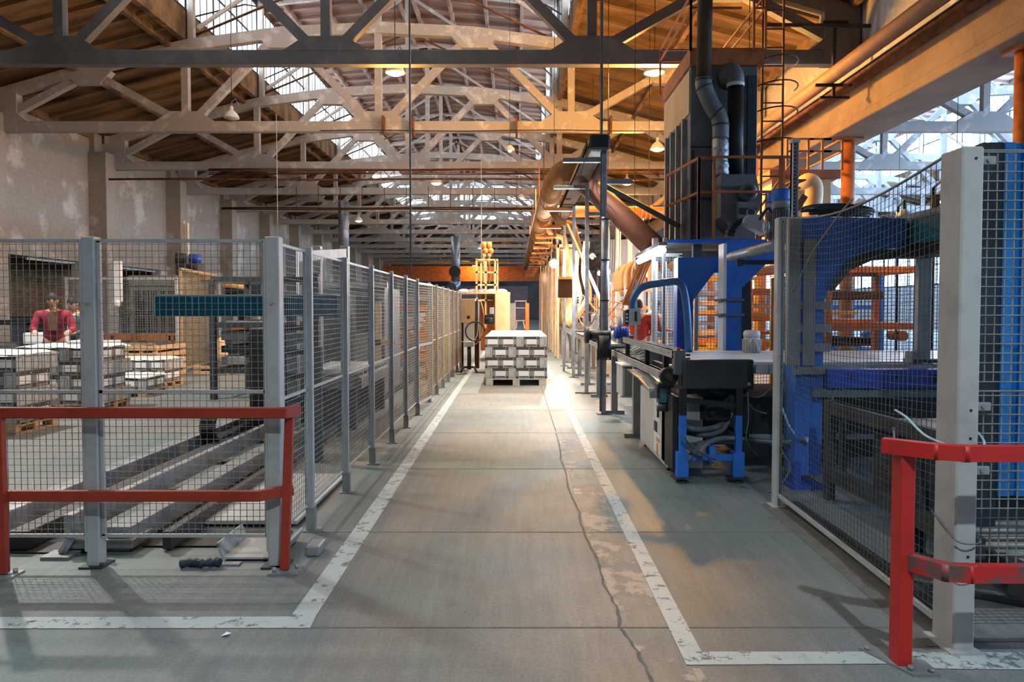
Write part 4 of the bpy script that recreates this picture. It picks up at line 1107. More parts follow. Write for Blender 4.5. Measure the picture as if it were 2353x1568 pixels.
cap_motor(1795, 8.0, 1.0, 'upright motor with scratched blue cap behind the tall right fence')
cap_motor(1778, 9.3, .85, 'smaller blue capped motor tucked behind the bigger one')
ar = thing('valve_manifold', 'grey pipe fittings and lever below the blue capped motors', 'valve', tuple(at(1780, 530, 8.3)))
b = MB(); b.cyl(at(1755, 522, 8.3), at(1790, 522, 8.3), .05, 14); b.cyl(at(1757, 522, 8.3), at(1763, 522, 8.3), .08, 14); b.build('fitting', M['galv'], ar)
b = MB(); b.tube(smooth_path([at(1745, 505, 8.3), at(1765, 480, 8.3), at(1780, 500, 8.3), at(1790, 540, 8.3)], 5), .02, 8); b.build('hose', M['rubber'], ar)
# perforated upright channel
b = MB(); c = at(1823, 500, 7.4); b.bx(c.x-.03, c.x+.03, 7.38, 7.42, 0, Z_(322, 7.4)); b.bx(c.x-.03, c.x-.022, 7.35, 7.42, 0, Z_(322, 7.4)); b.bx(c.x+.022, c.x+.03, 7.35, 7.42, 0, Z_(322, 7.4)); b.bx(c.x-.04, c.x+.04, 7.34, 7.43, Z_(330, 7.4), Z_(321, 7.4))
b.m = 1
for k in range(40): b.bx(c.x-.008, c.x+.008, 7.374, 7.38, Z_(322, 7.4)-.06-.04*k, Z_(322, 7.4)-.042-.04*k)
tag(b.build('slotted_channel', [M['cabinet'], M['dark']], None, (c.x, 7.4, 0)), 'tall shiny slotted steel channel behind the fence, right of the blue capped motors', 'post')

# --- second smaller filter with railing and white elbow behind
Y2 = 16.0
ft = thing('filter_tower', 'smaller amber-lit filter unit with railing and pale elbow pipe', 'machine', (X_(1840, Y2), Y2, 2.5))
x0, x1 = X_(1770, Y2), X_(1905, Y2)
b = MB(); b.bx(x0, x1, Y2, Y2+1.8, Z_(610, Y2), Z_(412, Y2)); b.build('housing', M['beige'], ft)
b = MB(); b.bx(x0-.1, x1+.15, Y2-.15, Y2+1.9, Z_(412, Y2), Z_(393, Y2)); b.build('top_deck', M['rustpaint'], ft)
railing(ft, 'rustpaint', [((X_(1800, Y2), Y2-.1), (X_(1925, Y2), Y2-.1)), ((X_(1848, Y2), Y2-.1), (X_(1860, Y2), Y2-.1)), ((X_(1880, Y2), Y2-.1), (X_(1900, Y2), Y2-.1)), ((X_(1925, Y2), Y2-.1), (X_(1925, Y2)+.02, Y2+1.9)), ((X_(1800, Y2), Y2+1.9), (X_(1925, Y2), Y2+1.9))], Z_(322, Y2), Z_(350, Y2), Z_(393, Y2), .025)
b = MB(); b.tube(smooth_path([at(1845, 425, Y2-.1), at(1856, 418, Y2-.45), at(1868, 425, Y2-.5), at(1870, 450, Y2-.5), at(1862, 520, Y2-.5), at(1862, 600, Y2-.5)], 6), .19, 20); b.build('elbow_pipe', M['beige'], ft, label='pale elbow pipe')
st = thing('access_stair', 'orange-brown steel stair and landing left of the smaller filter', 'stair', (X_(1770, 14.5), 14.5, 1.0))
b = MB(); b.bar(at(1730, 560, 14.5), at(1830, 415, 14.5), .06, .12); b.bar(at(1760, 590, 14.5), at(1850, 450, 14.5), .06, .12); b.build('stringer', M['rust'], st)
for k in range(9):
    t = k/8; p = at(1730+100*t, 560-145*t, 14.5); b = MB(); b.bx(p.x-.05, p.x+.2, 14.5, 15.2, p.z, p.z+.03); b.build('tread', M['rust'], st)
b = MB(); b.bar(at(1730, 500, 14.4), at(1830, 360, 14.4), .04, .04); b.bar(at(1760, 560, 14.4), at(1760, 440, 14.4), .04, .04, up=(0, 1, 0)); b.bar(at(1800, 470, 14.4), at(1800, 360, 14.4), .05, .05, up=(0, 1, 0)); b.build('handrail', M['rustpaint'], st)
# ================================================================ BLUE C-FRAME AND TEAL BEAM BEHIND THE LONG MESH
Y = 6.15
cf = thing('press_frame', 'big blue C-shaped press frame with arched opening behind the mesh', 'machine', (2.62, Y, 0))
xa, xb, xc = 2.46, 2.70, 3.42
prof = [(xa, 0.12), (xb, 0.12), (xb, 1.66), (2.76, 1.80), (2.86, 1.93), (3.0, 2.04), (3.2, 2.11), (xc, 2.14), (xc, 2.385), (xa, 2.40)]
b = MB(); b.prism(prof, Y, Y+.24, 'y'); b.build('side_plate', M['blue'], cf)
b = MB(); b.prism([(2.9, 2.02), (3.1, 2.10), (xc+.4, 2.16), (xc+.4, 2.08), (3.12, 2.02), (2.92, 1.93), (2.78, 1.75), (2.74, 1.78)], Y-.02, Y+.27, 'y'); b.build('arch_liner', M['darkgrey'], cf)
b = MB(); b.bx(xa-.04, xb+.02, Y-.05, Y+.36, 0, .03); b.bx(xa-.02, xa+.04, Y-.06, Y, 0, .25); b.build('base_plate', M['bluedeep'], cf)
b = MB()
for z in (1.05, 1.25, 1.42, 1.62):
    b.bx(xa-.03, xb+.05, Y-.04, Y-.0, z-.035, z+.035, .003)
b.build('clamp_plate', M['galv'], cf)
b = MB(); b.bx(2.50, 2.6, Y-.06, Y-.04, 1.1, 2.2); b.bx(2.36, 2.46, Y-.08, Y-.0, 1.1, 2.38, .003); b.build('guide_rail', M['greypaint'], cf)
b = MB()
for (x, z) in ((3.38, 2.34), (3.38, 2.28), (3.38, 2.2), (3.38, 2.16)): b.cyl((x, Y-.012, z), (x, Y, z), .012, 8)
b.build('bolt', M['dark'], cf)
b = MB(); b.bx(2.9, xc, Y-.004, Y, 2.20, 2.206); b.build('weld_seam', M['navy'], cf)
hs = MB()
for k in range(3):
    a = .20+.05*k
    hs.tube([(2.95+a*1.1*math.cos(t), 6.33+.06*k+a*.3*math.sin(t), 2.43+.03*k+.07*max(0, math.sin(t))) for t in [2*PI*i/22 for i in range(23)]], .016, 8)
tag(hs.build('coiled_hose', M['rubber'], None, (3.0, 6.4, 2.4)), 'black hose coiled on top of the blue press frame', 'hose')
# flat blue bed beam under the conveyor
b = MB(); b.bx(2.70, 4.55, 6.05, 6.2, .90, 1.065, .005); b.m = 1
for x in (2.9, 3.3, 3.75, 4.1): b.cyl((x, 6.04, 1.0), (x, 6.05, 1.0), .014, 10)
bb = b.build('bed_beam', [M['bluedeep'], M['dark']], None, (3.6, 6.1, .9)); tag(bb, 'deep blue bed beam under the tile conveyor behind the mesh', 'machine beam')
b = MB(); b.bx(3.66, 3.82, 6.02, 6.05, .96, 1.03); b.build('clamp', M['galv'], bb)
b = MB(); b.bx(2.6, 4.55, 6.08, 6.14, .82, .89); tag(b.build('support_rail', mat('grey_teal_rail', '#5f7a7c', .5), None, (3.5, 6.1, .8)), 'pale grey-green rail just below the deep blue bed beam', 'machine beam')
# teal bridge beam along the hall
tb = thing('bridge_beam', 'dark teal bridge beam with pale lettering running towards the camera', 'machine beam', (3.5, 5.2, 2.1))
b = MB(); b.bx(3.47, 3.60, 4.0, 6.45, 2.155, 2.375, .004); b.build('beam', M['teal'], tb)
b = MB(); b.bx(3.46, 3.62, 4.0, 6.45, 2.39, 2.43); b.bx(3.465, 3.6, 4.0, 6.45, 2.375, 2.39); b.build('cover_strip', M['galv'], tb)
b = MB(); b.bx(3.48, 3.7, 4.0, 6.45, 2.05, 2.15); b.build('lower_channel', M['dark'], tb)
b = MB(); b.bx(3.50, 3.54, 5.88, 5.92, 2.42, 2.55); b.bx(3.50, 3.54, 5.7, 5.76, 2.42, 2.52); b.build('bracket', M['rust'], tb)
def yz_text(name, s, size, x, y, z, m, parent):
    o = text_obj(name, s, size, (x, y, z), (0, 0, 0), m, parent)
    o.rotation_euler = Matrix(((0, 0, -1), (-1, 0, 0), (0, 1, 0))).to_euler()
    return o
yz_text('beam_lettering', 'eti', .17, 3.466, 4.98, 2.275, 'cabinet', tb)
# tall slotted door frames seen behind the mesh
df = thing('slide_frame', 'upright grey slide frame standing on the tile conveyor behind the mesh', 'machine frame', (3.4, 6.6, 1.1))
b = MB(); c0, c1 = X_(2112, 6.4), X_(2140, 6.4); b.bx(c0, c1, 6.4, 6.48, 1.1, 2.1, .004); b.bx(c0-.07, c0, 6.38, 6.5, 1.1, 1.2); b.build('upright', M['galv'], df)
b = MB(); b.bx(c0-.06, c1+.06, 6.35, 6.55, 1.1, 1.13); b.build('mount', M['darkgrey'], df)
b = MB(); b.bx(c0-.05, c1+.02, 6.36, 6.52, 2.06, 2.16); b.build('mount', M['darkgrey'], df)
# low machine base behind the lower mesh
mb_ = thing('machine_base', 'dark framed machine base behind the long mesh on the right', 'machine', (2.9, 5.0, 0))
b = MB()
for (p, q, w1, h1) in (((2.58, 5.75, .78), (2.62, 3.9, .80), .05, .10), ((2.58, 5.75, .24), (2.62, 3.9, .24), .05, .12)): b.bar(p, q, w1, h1)
b.bx(2.55, 2.61, 5.68, 5.78, 0, .84); b.bx(2.62, 2.66, 5.6, 5.66, .24, .8); b.bx(2.58, 2.66, 4.5, 4.58, 0, .8)
b.build('frame', M['darkgrey'], mb_)
b = MB(); b.bx(2.70, 3.5, 4.56, 5.25, .15, .74, .006); b.build('box', M['darkgrey'], mb_)
b = MB(); b.bx(2.69, 3.5, 4.54, 5.27, .74, .765); b.build('top_plate', M['galv'], mb_)
for y in (5.72, 4.55):
    b = MB(); b.cyl((2.58, y, 0), (2.58, y, .18), .018, 10); b.bx(2.50, 2.64, y-.05, y+.05, 0, .02); b.build('levelling_foot', M['galv'], mb_)
b = MB(); b.bar((2.2, 5.52, .03), (2.2, 3.4, .03), .10, .06); tag(b.build('floor_channel', M['darkgrey'], None, (2.2, 4.5, 0)), 'dark steel channel lying along the foot of the long mesh panel', 'channel')
cable([(2.28, 6.1, 1.9), (2.3, 6.08, 1.3), (2.27, 6.05, .9), (2.35, 6.05, .62), (2.42, 6.05, .5)], .008, 'cable', 'hanging_cable', 'pale blue cable hanging beside the tall grey fence post')
cable([(2.75, 6.0, .9), (2.7, 5.95, .8), (2.78, 5.9, .7), (2.72, 5.9, .5)], .006, 'hose', 'hanging_cable', 'thin grey cable dangling from the deep blue bed beam')
# white motor on the conveyor
c = at(1727, 800, 7.8)
vm = thing('vertical_motor', 'white ribbed motor standing on the tile conveyor', 'motor', (c.x, 7.8, 1.10))
b = MB(); b.lathe((c.x, 7.8, 1.10), [(.095, 0), (.095, .15), (.085, .16), (.085, .175)], 24)
for k in range(20):
    a = 2*PI*k/20; b.bar((c.x+.098*math.cos(a), 7.8+.098*math.sin(a), 1.11), (c.x+.098*math.cos(a), 7.8+.098*math.sin(a), 1.25), .008, .01, up=(math.cos(a), math.sin(a), 0))
b.build('finned_body', M['cabinet'], vm)
b = MB(); b.lathe((c.x, 7.8, 1.275), [(.09, 0), (.092, .05), (.075, .075), (.01, .08)], 24); b.build('cap', M['white'], vm)
b = MB(); b.tube(smooth_path([(c.x-.06, 7.69, 1.22), (c.x-.02, 7.66, 1.27), (c.x+.05, 7.68, 1.12)], 5), .008, 6); b.build('cable', M['white'], vm)

# --- amber lit machinery behind the press frame (presses and setting machines in the neighbouring bay)
def setter(x, y, w_, d_, h, label, cols, seed, n=6):
    r_ = random.Random(seed)
    s_ = thing('setting_machine', label, 'machine', (x, y, 0))
    for (sx, sy) in ((-1, -1), (1, -1), (1, 1), (-1, 1)):
        b = MB(); b.bx(x+sx*w_/2-.05, x+sx*w_/2+.05, y+sy*d_/2-.05, y+sy*d_/2+.05, 0, h, .005); b.build('corner_post', M[cols[0]], s_)
    for z in (h, h*.62, .5):
        b = MB()
        for sy in (-1, 1): b.bar((x-w_/2, y+sy*d_/2, z), (x+w_/2, y+sy*d_/2, z), .07, .09)
        for sx in (-1, 1): b.bar((x+sx*w_/2, y-d_/2, z), (x+sx*w_/2, y+d_/2, z), .07, .09)
        b.build('frame_ring', M[cols[0]], s_)
    for k in range(n):
        z = .6+(h-.8)*k/n; b = MB(); b.bx(x-w_/2+.1, x-w_/2+.1+r_.uniform(.3, .8)*w_*.8, y-d_/2+.08, y+d_/2-.1, z, z+.05+.14*r_.random(), .008); b.build('shelf_unit', M[cols[1 + k % (len(cols)-1)]], s_)
    for k in range(3):
        a = x+r_.uniform(-.4, .4)*w_; b = MB(); b.cyl((a, y-d_/2-.05, .6+.3*k), (a, y-d_/2+.3, .6+.3*k), .07+.04*r_.random(), 14); b.build('cylinder', M[r_.choice(cols)], s_)
    return s_
setter(5.1, 10.6, 1.3, 1.2, 2.15, 'amber-lit framed setting machine seen through the blue arch', ['rustpaint', 'orange', 'beige', 'brownsteel'], 1)
setter(6.9, 9.6, 1.2, 1.0, 2.2, 'brown framed machine with shelves right of the blue arch', ['rustpaint', 'darkgrey', 'orange', 'greypaint'], 2)
setter(4.9, 13.6, 1.1, 1.0, 2.3, 'orange machine between the blue portal and the fence post', ['orange', 'yellow', 'beige', 'orange'], 3)
setter(9.6, 12.5, 1.6, 1.2, 2.0, 'grey machine under the daylight of the next hall', ['greypaint', 'alu', 'cabinet', 'darkgrey'], 4)
setter(12.5, 17, 2.0, 1.6, 2.2, 'pale machine deeper in the next hall', ['cabinet', 'alu', 'blue', 'greypaint'], 6)
setter(8.5, 19, 2.0, 1.6, 2.6, 'blue and grey machine behind the pipe columns', ['blue', 'alu', 'white', 'greypaint'], 7)
setter(5.6, 19.5, 1.6, 1.6, 2.4, 'amber machine on the far side of the roller line', ['yellow', 'orange', 'beige', 'steel'], 8)
setter(4.2, 23.5, 1.3, 1.6, 2.2, 'warm lit machine halfway along the roller line', ['beige', 'steel', 'orange', 'white'], 9)
setter(4.6, 29, 1.5, 1.6, 2.6, 'pale lit machine far along the roller line', ['white', 'beige', 'steel', 'orange'], 10)
# fine mesh guards in front of those machines
mesh_panel((3.75, 8.75), (5.6, 8.6), .1, 2.25, 'fine dark mesh guard behind the tile conveyor', pu=.045, pz=.045, m='darkgrey', fm='darkgrey', r=.003, fw=.05, name='mesh_guard')
mesh_panel((4.05, 9.3), (4.08, 11.2), .1, 2.1, 'dark mesh guard left of the amber-lit setting machine', pu=.05, pz=.05, m='darkgrey', fm='yellow', r=.003, fw=.05, name='mesh_guard')
mesh_panel((2.62, 10.3), (3.20, 10.3), .1, 2.2, 'fine grey mesh guard between the two blue portal columns', pu=.045, pz=.045, m='wire', fm='greypaint', r=.003, fw=.05, name='mesh_guard')
mesh_panel((2.05, 10.6), (2.5, 10.6), .9, 2.4, 'tall mesh screen left of the blue portal, behind the bent tube', pu=.045, pz=.045, m='wire', fm='white', r=.003, fw=.05, name='mesh_guard')
mesh_panel((3.45, 10.8), (4.3, 11.2), .1, 2.5, 'rusty lit mesh guard right of the blue portal', pu=.06, pz=.05, m='rustpaint', fm='darkgrey', r=.003, fw=.04, name='mesh_guard')
b = MB(); b.bx(X_(1500, 11), X_(1512, 11), 11, 11.12, 0, 2.7, .004); tag(b.build('steel_post', M['white'], None, (X_(1506, 11), 11, 0)), 'white steel post right of the workers in red', 'post')
b = MB(); b.bx(X_(1524, 11), X_(1532, 11), 11, 11.1, 0, 2.7, .004); tag(b.build('steel_post', M['white'], None, (X_(1528, 11), 11, 0)), 'thin white post at the left edge of the filter tower', 'post')

# ================================================================ TRAY POSTS, CABLE TRAY, DUCTS
py_ = [10.5, 13.05, 16.06, 19.2, 22.5, 26, 30, 34, 38]
pn = ['nearest tall steel post by the aisle, with round conduit strapped to it', 'second tall steel post along the aisle', 'third tall steel post along the aisle', 'fourth tall steel post along the aisle', 'fifth tall steel post, in the bright part of the aisle',
      'sixth tall steel post along the aisle', 'seventh tall steel post along the aisle', 'eighth tall steel post along the aisle', 'last tall steel post at the far end']
for k, (y, l) in enumerate(zip(py_, pn)):
    x = 1.31; h = 4.07 if k == 0 else 3.93
    t = thing('tray_post', l, 'post', (x, y, 0), 'tall posts carrying the cable tray')
    b = MB(); b.bx(x-.035, x+.035, y-.035, y+.035, 0, h, .004); b.build('upright', M['steel'], t)
    b = MB(); b.bx(x-.10, x+.12, y-.08, y+.08, 0, .012); b.build('foot_plate', M['darkgrey'], t)
    b = MB(); b.bx(x-.62, x-.03, y-.05, y+.05, h-.30 if k == 0 else h-.12, h-.24 if k == 0 else h-.06, .004); b.build('arm', M['galv'], t)
    if k == 0:
        b = MB(); b.cyl((x+.0, y-.09, 1.15), (x+.0, y-.09, 2.95), .055, 16); b.build('conduit', M['steel'], t)
        b = MB(); b.tube([(x-.05, y-.06, 0.05), (x-.05, y-.06, h+3.2)], .018, 6); b.build('rising_rod', M['hose'], t)
        b = MB()
        pass
        for z in (1.0, 1.7, 2.3, 2.9):
            b = MB(); b.bx(x-.06, x+.06, y-.16, y+.04, z, z+.02); b.build('strap', M['darkgrey'], t)
    if k < 2:
        b = MB()
        for z in (1.25, 2.0, 2.35): b.cyl((x-.015, y-.045, z), (x-.015, y-.035, z), .02, 10)
        b.build('reflector_button', M['beige'], t)
        b = MB(); b.bx(x, x+.42, y-.02, y+.02, h-.62, h-.55); b.build('side_arm', M['galv'], t)
b = MB(); b.bar((1.1, 13.05, .01), (2.2, 13.0, .01), .03, .02); tag(b.build('floor_strap', M['darkgrey'], None, (1.6, 13, 0)), 'thin dark strip on the floor beside the second tall post', 'strip')
tr = thing('cable_tray', 'long brown cable tray running overhead along the right of the aisle', 'cable tray', (1.18, 20, 4))
b = MB(); b.bx(1.02, 1.34, 10.3, 40, 3.93, 3.945); b.bx(1.02, 1.035, 10.3, 40, 3.93, 4.03); b.bx(1.325, 1.34, 10.3, 40, 3.93, 4.03); b.build('trough', M['brownsteel'], tr)
b = MB(); b.bx(1.06, 1.36, 10.2, 10.75, 3.90, 4.12, .03); b.build('end_box', M['dark'], tr)
rr = random.Random(9)
for k in range(7):
    b = MB(); x = 1.06+.04*k; b.tube([(x+rr.uniform(-.01, .01), 10.5+2*i, 3.97+rr.uniform(-.01, .02)) for i in range(15)], .013, 5); b.build('cable', M['rubber'], tr)
for k in range(5):
    xx = 1.05+rr.uniform(0, .3); b = MB(); b.tube(smooth_path([(xx, 10.4+k*.3, 3.93), (xx-.1, 10.5+k*.3, 3.4), (xx+.25, 10.7+k*.3, 3.0), (xx+.3, 10.9+k*.3, 2.2)], 6), .006, 5)
    tag(b.build('drop_cable', M['hose'], None, (xx, 10.5, 3.9)), 'thin cable dropping from the near end of the brown cable tray, one of several', 'cable', 'cables dropping from the tray end')
# wrapped duct: long run, elbow, and slanting branch
du = thing('wrapped_duct', 'thick ochre wrapped duct with elbow running along above the aisle', 'duct', (.75, 20, 4.1))
run = [(.62, 44, 4.15), (.66, 30, 4.15), (.72, 18, 4.12), (.76, 15.2, 4.10)]
b = MB(); b.tube(smooth_path(run, 5)+smooth_path([(.76, 15.2, 4.10), (.80, 14.6, 4.22), (.95, 14.25, 4.36), (1.25, 14.1, 4.38), (1.75, 14.05, 4.34)], 6), .225, 24); b.build('pipe', M['duct'], du)
for y in (15.4, 16.6, 18.2, 20, 22, 24, 27, 30, 34):
    b = MB(); x = .76-(y-15)*.0045; b.lathe((x, y, 4.11), [(.225, -.05), (.24, -.04), (.24, .04), (.225, .05)], 24, 'y'); b.build('wrap_band', M['duct'], du)
sl_ = thing('slanting_duct', 'reddish brown duct slanting down towards the filter tower', 'duct', tuple(at(1360, 430, 13.9)))
b = MB(); b.tube([at(1345, 425, 13.9), at(1375, 447, 13.6), at(1525, 590, 11.8)], [.20, .21, .21], 24); b.build('pipe', M['ductred'], sl_)
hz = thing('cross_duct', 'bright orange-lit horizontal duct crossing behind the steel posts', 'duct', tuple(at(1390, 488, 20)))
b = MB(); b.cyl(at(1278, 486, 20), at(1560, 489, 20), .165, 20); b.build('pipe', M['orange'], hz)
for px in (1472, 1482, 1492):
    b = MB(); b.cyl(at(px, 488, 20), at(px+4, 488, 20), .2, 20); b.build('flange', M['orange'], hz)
for k in range(6):
    y = 15.5+3.2*k
    b = MB(); b.bar((.6, y, 3.78), (1.15, y, 3.78), .05, .07); b.bar((.6, y, 3.78), (.6, y, 5.2+.1), .02, .02, up=(0, 1, 0))
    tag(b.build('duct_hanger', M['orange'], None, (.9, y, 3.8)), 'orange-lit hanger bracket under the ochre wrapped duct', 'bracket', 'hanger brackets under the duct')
    b = MB(); b.tube([(.85, y+1.3, 3.95), (1.0, y+1.4, 3.7), (1.35, y+1.4, 3.6), (1.5, y+1.4, 3.0)], .09, 12)
    tag(b.build('duct_branch', M['duct'], None, (1, y+1.3, 3.6)), 'short ochre branch pipe bending off the wrapped duct towards the machines', 'duct', 'branch pipes off the duct')
# ladder-like lit rungs of the tray supports far along
for k in range(14):
    y = 17+2.0*k; b = MB(); b.bar((.55, y, 3.55), (1.08, y, 3.55), .06, .05); b.bar((1.06, y, 3.53), (1.06, y, 3.94), .03, .03, up=(0, 1, 0))
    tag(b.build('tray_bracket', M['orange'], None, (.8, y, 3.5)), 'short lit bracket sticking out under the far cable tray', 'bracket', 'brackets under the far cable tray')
# slotted lit steel angle leaning and tie bars
b = MB(); b.bar(at(1303, 515, 15.5), at(1385, 700, 15.0), .10, .03); b.m = 1
tag(b.build('slotted_brace', [M['beige'], M['dark']], None, tuple(at(1340, 600, 15))), 'leaning pale slotted brace behind the steel posts', 'brace')
b = MB(); b.bar(at(1392, 428, 12), at(1560, 520, 11.2), .05, .08); tag(b.build('stay_bar', M['guard'], None, tuple(at(1480, 470, 11.5))), 'dark stay bar slanting from the tall post to the tower platform', 'brace')
# high pipe along the girder with hanger frames
gp = thing('heating_pipe', 'long copper-lit lagged pipe running under the roof along the girder', 'pipe', (6.9, 20, 6.65))
b = MB(); b.cyl((6.95, 3, 6.72), (6.95, 60, 6.72), .16, 20); b.build('pipe', mat('lagged_pipe', '#a07a60', .6, .1, col2='#8f705a', scale=3, grain=.2), gp)
b = MB(); b.cyl((7.25, 3, 6.55), (7.25, 60, 6.55), .07, 12); b.build('thin_pipe', M['rust'], gp)
for y in (10.5, 15.6, 22, 28, 34):
    b = MB(); b.bar((6.6, y, 6.52), (7.4, y, 6.52), .06, .06); b.bar((6.7, y, 6.25), (7.35, y, 6.25), .05, .05); b.bar((7.0, y, 6.25), (7.0, y, 6.52), .06, .06, up=(0, 1, 0)); b.bar((7.0, y, 6.9), (7.0, y, 7.9), .07, .07, up=(0, 1, 0)); b.bar((6.75, y, 7.9), (7.3, y, 7.9), .05, .05); b.build('hanger', M['dark'], gp)
b = MB(); b.bar(at(1750, 57, 15.5), at(2035, 60, 15.5), .05, .07); tag(b.build('cross_bar', M['darkgrey'], None, tuple(at(1900, 58, 15.5))), 'dark horizontal bar under the roof above the lagged pipe', 'bar')
# big spiral duct far left of the aisle and another by the wall
for (px, Yd, top, bot, l) in ((1047, 55, 535, 650, 'grey spiral duct dropping from the roof behind the far fence'), (790, 37, 530, 600, 'grey vertical duct with open dark end above the left fence')):
    c = at(px, bot, Yd); d = thing('spiral_duct', l, 'duct', tuple(c))
    r = .34 if Yd > 50 else .27
    b = MB(); b.cyl((c.x, Yd, c.z), (c.x, Yd, 7.2), r, 24); b.build('pipe', M['spiral'], d)
    b = MB(); b.tube(smooth_path([(c.x, Yd, c.z+.1), (c.x, Yd, c.z-.1), (c.x+(-.25 if Yd > 50 else .0), Yd-.5, c.z-.35)], 5), r*1.12, 20); b.build('elbow', M['spiral'], d)
    if Yd > 50:
        b = MB(); b.cyl((c.x-.05, Yd-.35, at(0, 625, Yd).z), (c.x-.05, Yd, at(0, 625, Yd).z), .45, 20); b.build('open_branch', M['dark'], d)
# thin hanging conduits (tall rods) in front
cable([(-.99, 6.5, 2.05), (-.985, 6.5, 8)], .011, 'hose', 'hanging_rod', 'thin steel conduit hanging from the roof to the aisle fence', k=1, cat='conduit') if False else None
c = at(944, 640, 9.4)
b = MB(); b.cyl((c.x, 9.4, 2.03), (c.x, 9.4, 8.6), .013, 8); tag(b.build('hanging_conduit', M['hose'], None, (c.x, 9.4, 2)), 'thin steel conduit rising from the aisle fence to the roof', 'conduit')
for (px, Yd, l) in ((638, 20, 'thin wire hanging from the second roof truss on the left'), (1106, 24, 'thin conduit hanging down to the far gantry machine')):
    c = at(px, 545, Yd); b = MB(); b.cyl((c.x, Yd, c.z - (1.2 if px > 1000 else 0)), (c.x, Yd, 7.1), .012, 6); tag(b.build('hanging_wire', M['fence'], None, tuple(c)), l, 'wire')

# --- pipes and cable bundles running across under the trusses
def cross_run(y, z, xs, n, m, label, name='conduit_bundle', r=.02, dz=.05):
    t = thing(name, label, 'pipe', ((xs[0]+xs[1])/2, y, z))
    for k in range(n):
        b = MB(); b.tube([(xs[0]+(xs[1]-xs[0])*i/8, y-.16-.03*(k % 3), z-dz*k+(.02*math.sin(i*1.7+k))) for i in range(9)], r, 6)
        b.build('conduit', M[m[k % len(m)]], t)
    return t
cross_run(27.6, 7.02, (-12, 8), 5, ['rust', 'brownsteel', 'rust'], 'bundle of brown conduits crossing under the third roof truss')
cross_run(27.6, 6.62, (-16, 8), 1, ['rust'], 'single rusty pipe crossing under the conduit bundle', 'cross_pipe', .045)
cross_run(21.7, 7.02, (-6, 6), 1, ['dark'], 'thin dark cable crossing under the second roof truss', 'cross_cable', .016)
cross_run(33.5, 6.35, (-14, 3), 2, ['brownsteel'], 'brown pipe hung on stirrups under the fourth roof truss', 'cross_pipe', .035, .07)
st_ = MB()
for k in range(13): st_.bar((-10.5+1.05*k, 33.5, 6.3), (-10.5+1.05*k, 33.5, 7.4), .03, .03, up=(0, 1, 0))
tag(st_.build('pipe_stirrup', M['rust'], None, (-4, 33.5, 6.3)), 'row of rusty stirrups holding the brown pipe', 'bracket', kind='structure')
st_ = MB()
for x in (-4.1, -3.2, .0, 2.9): st_.bx(x-.03, x+.03, 21.6, 22.2, 6.95, 7.5)
struct(st_.build('truss_clamp_trim', M['rust'], None, (-1, 21.8, 7)))

# ================================================================ LAMPS
def bay_lamp(x, y, z, on, label, energy=0, col=ORANGE, tilt=0, bulb='bulb'):
    t = thing('hanging_lamp', label, 'lamp', (x, y, z), 'factory lamps under the roof')
    b = MB(); b.lathe((x, y, z), [(.23, 0), (.225, .03), (.17, .14), (.09, .22), (.05, .24), (.045, .36), (.02, .38)], 24); rf = b.build('reflector', M['white'], t)
    b = MB(); b.tube([(x, y, z+.38), (x, y, z+.5), (x+.12, y, z+.6), (x+.22, y, z+.4)], .016, 6); b.build('hook', M['galv'], t)
    b = MB(); b.ball((x, y, z+.005), .13, 16, 8, (1.35, 1.35, .5)); b.build('bulb', M[bulb] if on else M['cabinet'], rf)
    b = MB(); zz = 7.1 if abs((y+2) % 6) < .3 and z < 7 else roofz(x); b.cyl((x, y, z+.5), (x, y, max(zz, z+.55)), .01, 6); b.build('cord', M['dark'], t)
    if on: lamp('lamp_light', (x, y, z-.22), energy, col, .16, 'POINT')
    return t
c1_, c2_ = at(908, 168, 16.5), at(1504, 168, 16.5)
bay_lamp(c1_.x, 16.5, c1_.z, True, 'lit orange lamp hanging under the first truss, left of centre', 420)
bay_lamp(c2_.x, 16.5, c2_.z, True, 'lit orange lamp hanging under the first truss beside the filter tower', 2500)
c = at(537, 275, 21.95); bay_lamp(c.x, 21.8, c.z, False, 'unlit white dome lamp hanging under the second truss on the left')
for (px, Yd, l) in ((380, 27.4, 'small unlit lamp under the third truss on the left'),): 
    pass
for (x, y, e) in ((3.4, 22.5, 750), (-3.0, 28.5, 350), (3.2, 28.5, 750), (3.2, 34.5, 750), (-3, 40.5, 450), (3.2, 44, 700), (-3, 52, 600), (-3, 66, 800), (-3, 83, 1600)):
    pass
# lamps further down the hall hang above the bottom chords
far_l = ['lit orange lamp behind the second truss on the right', 'lit lamp over the aisle between the third and fourth trusses', 'lit orange lamp behind the third truss on the right',
         'lit orange lamp behind the fourth truss on the right', 'lit lamp over the left part of the hall by the fifth truss', 'lit lamp far down the hall on the right', 'lit lamp far down the hall near the middle', 'farthest lit lamp by the amber cross beam']
for (x, y, e), l in zip(((4.4, 22, 1000), (-3.2, 28, 110), (4.4, 28, 700), (4.4, 34, 700), (-9, 40, 100), (4.0, 46, 500), (-3, 58, 200), (-5, 82, 1200)), far_l):
    bay_lamp(x, y, 6.55, True, l, e)
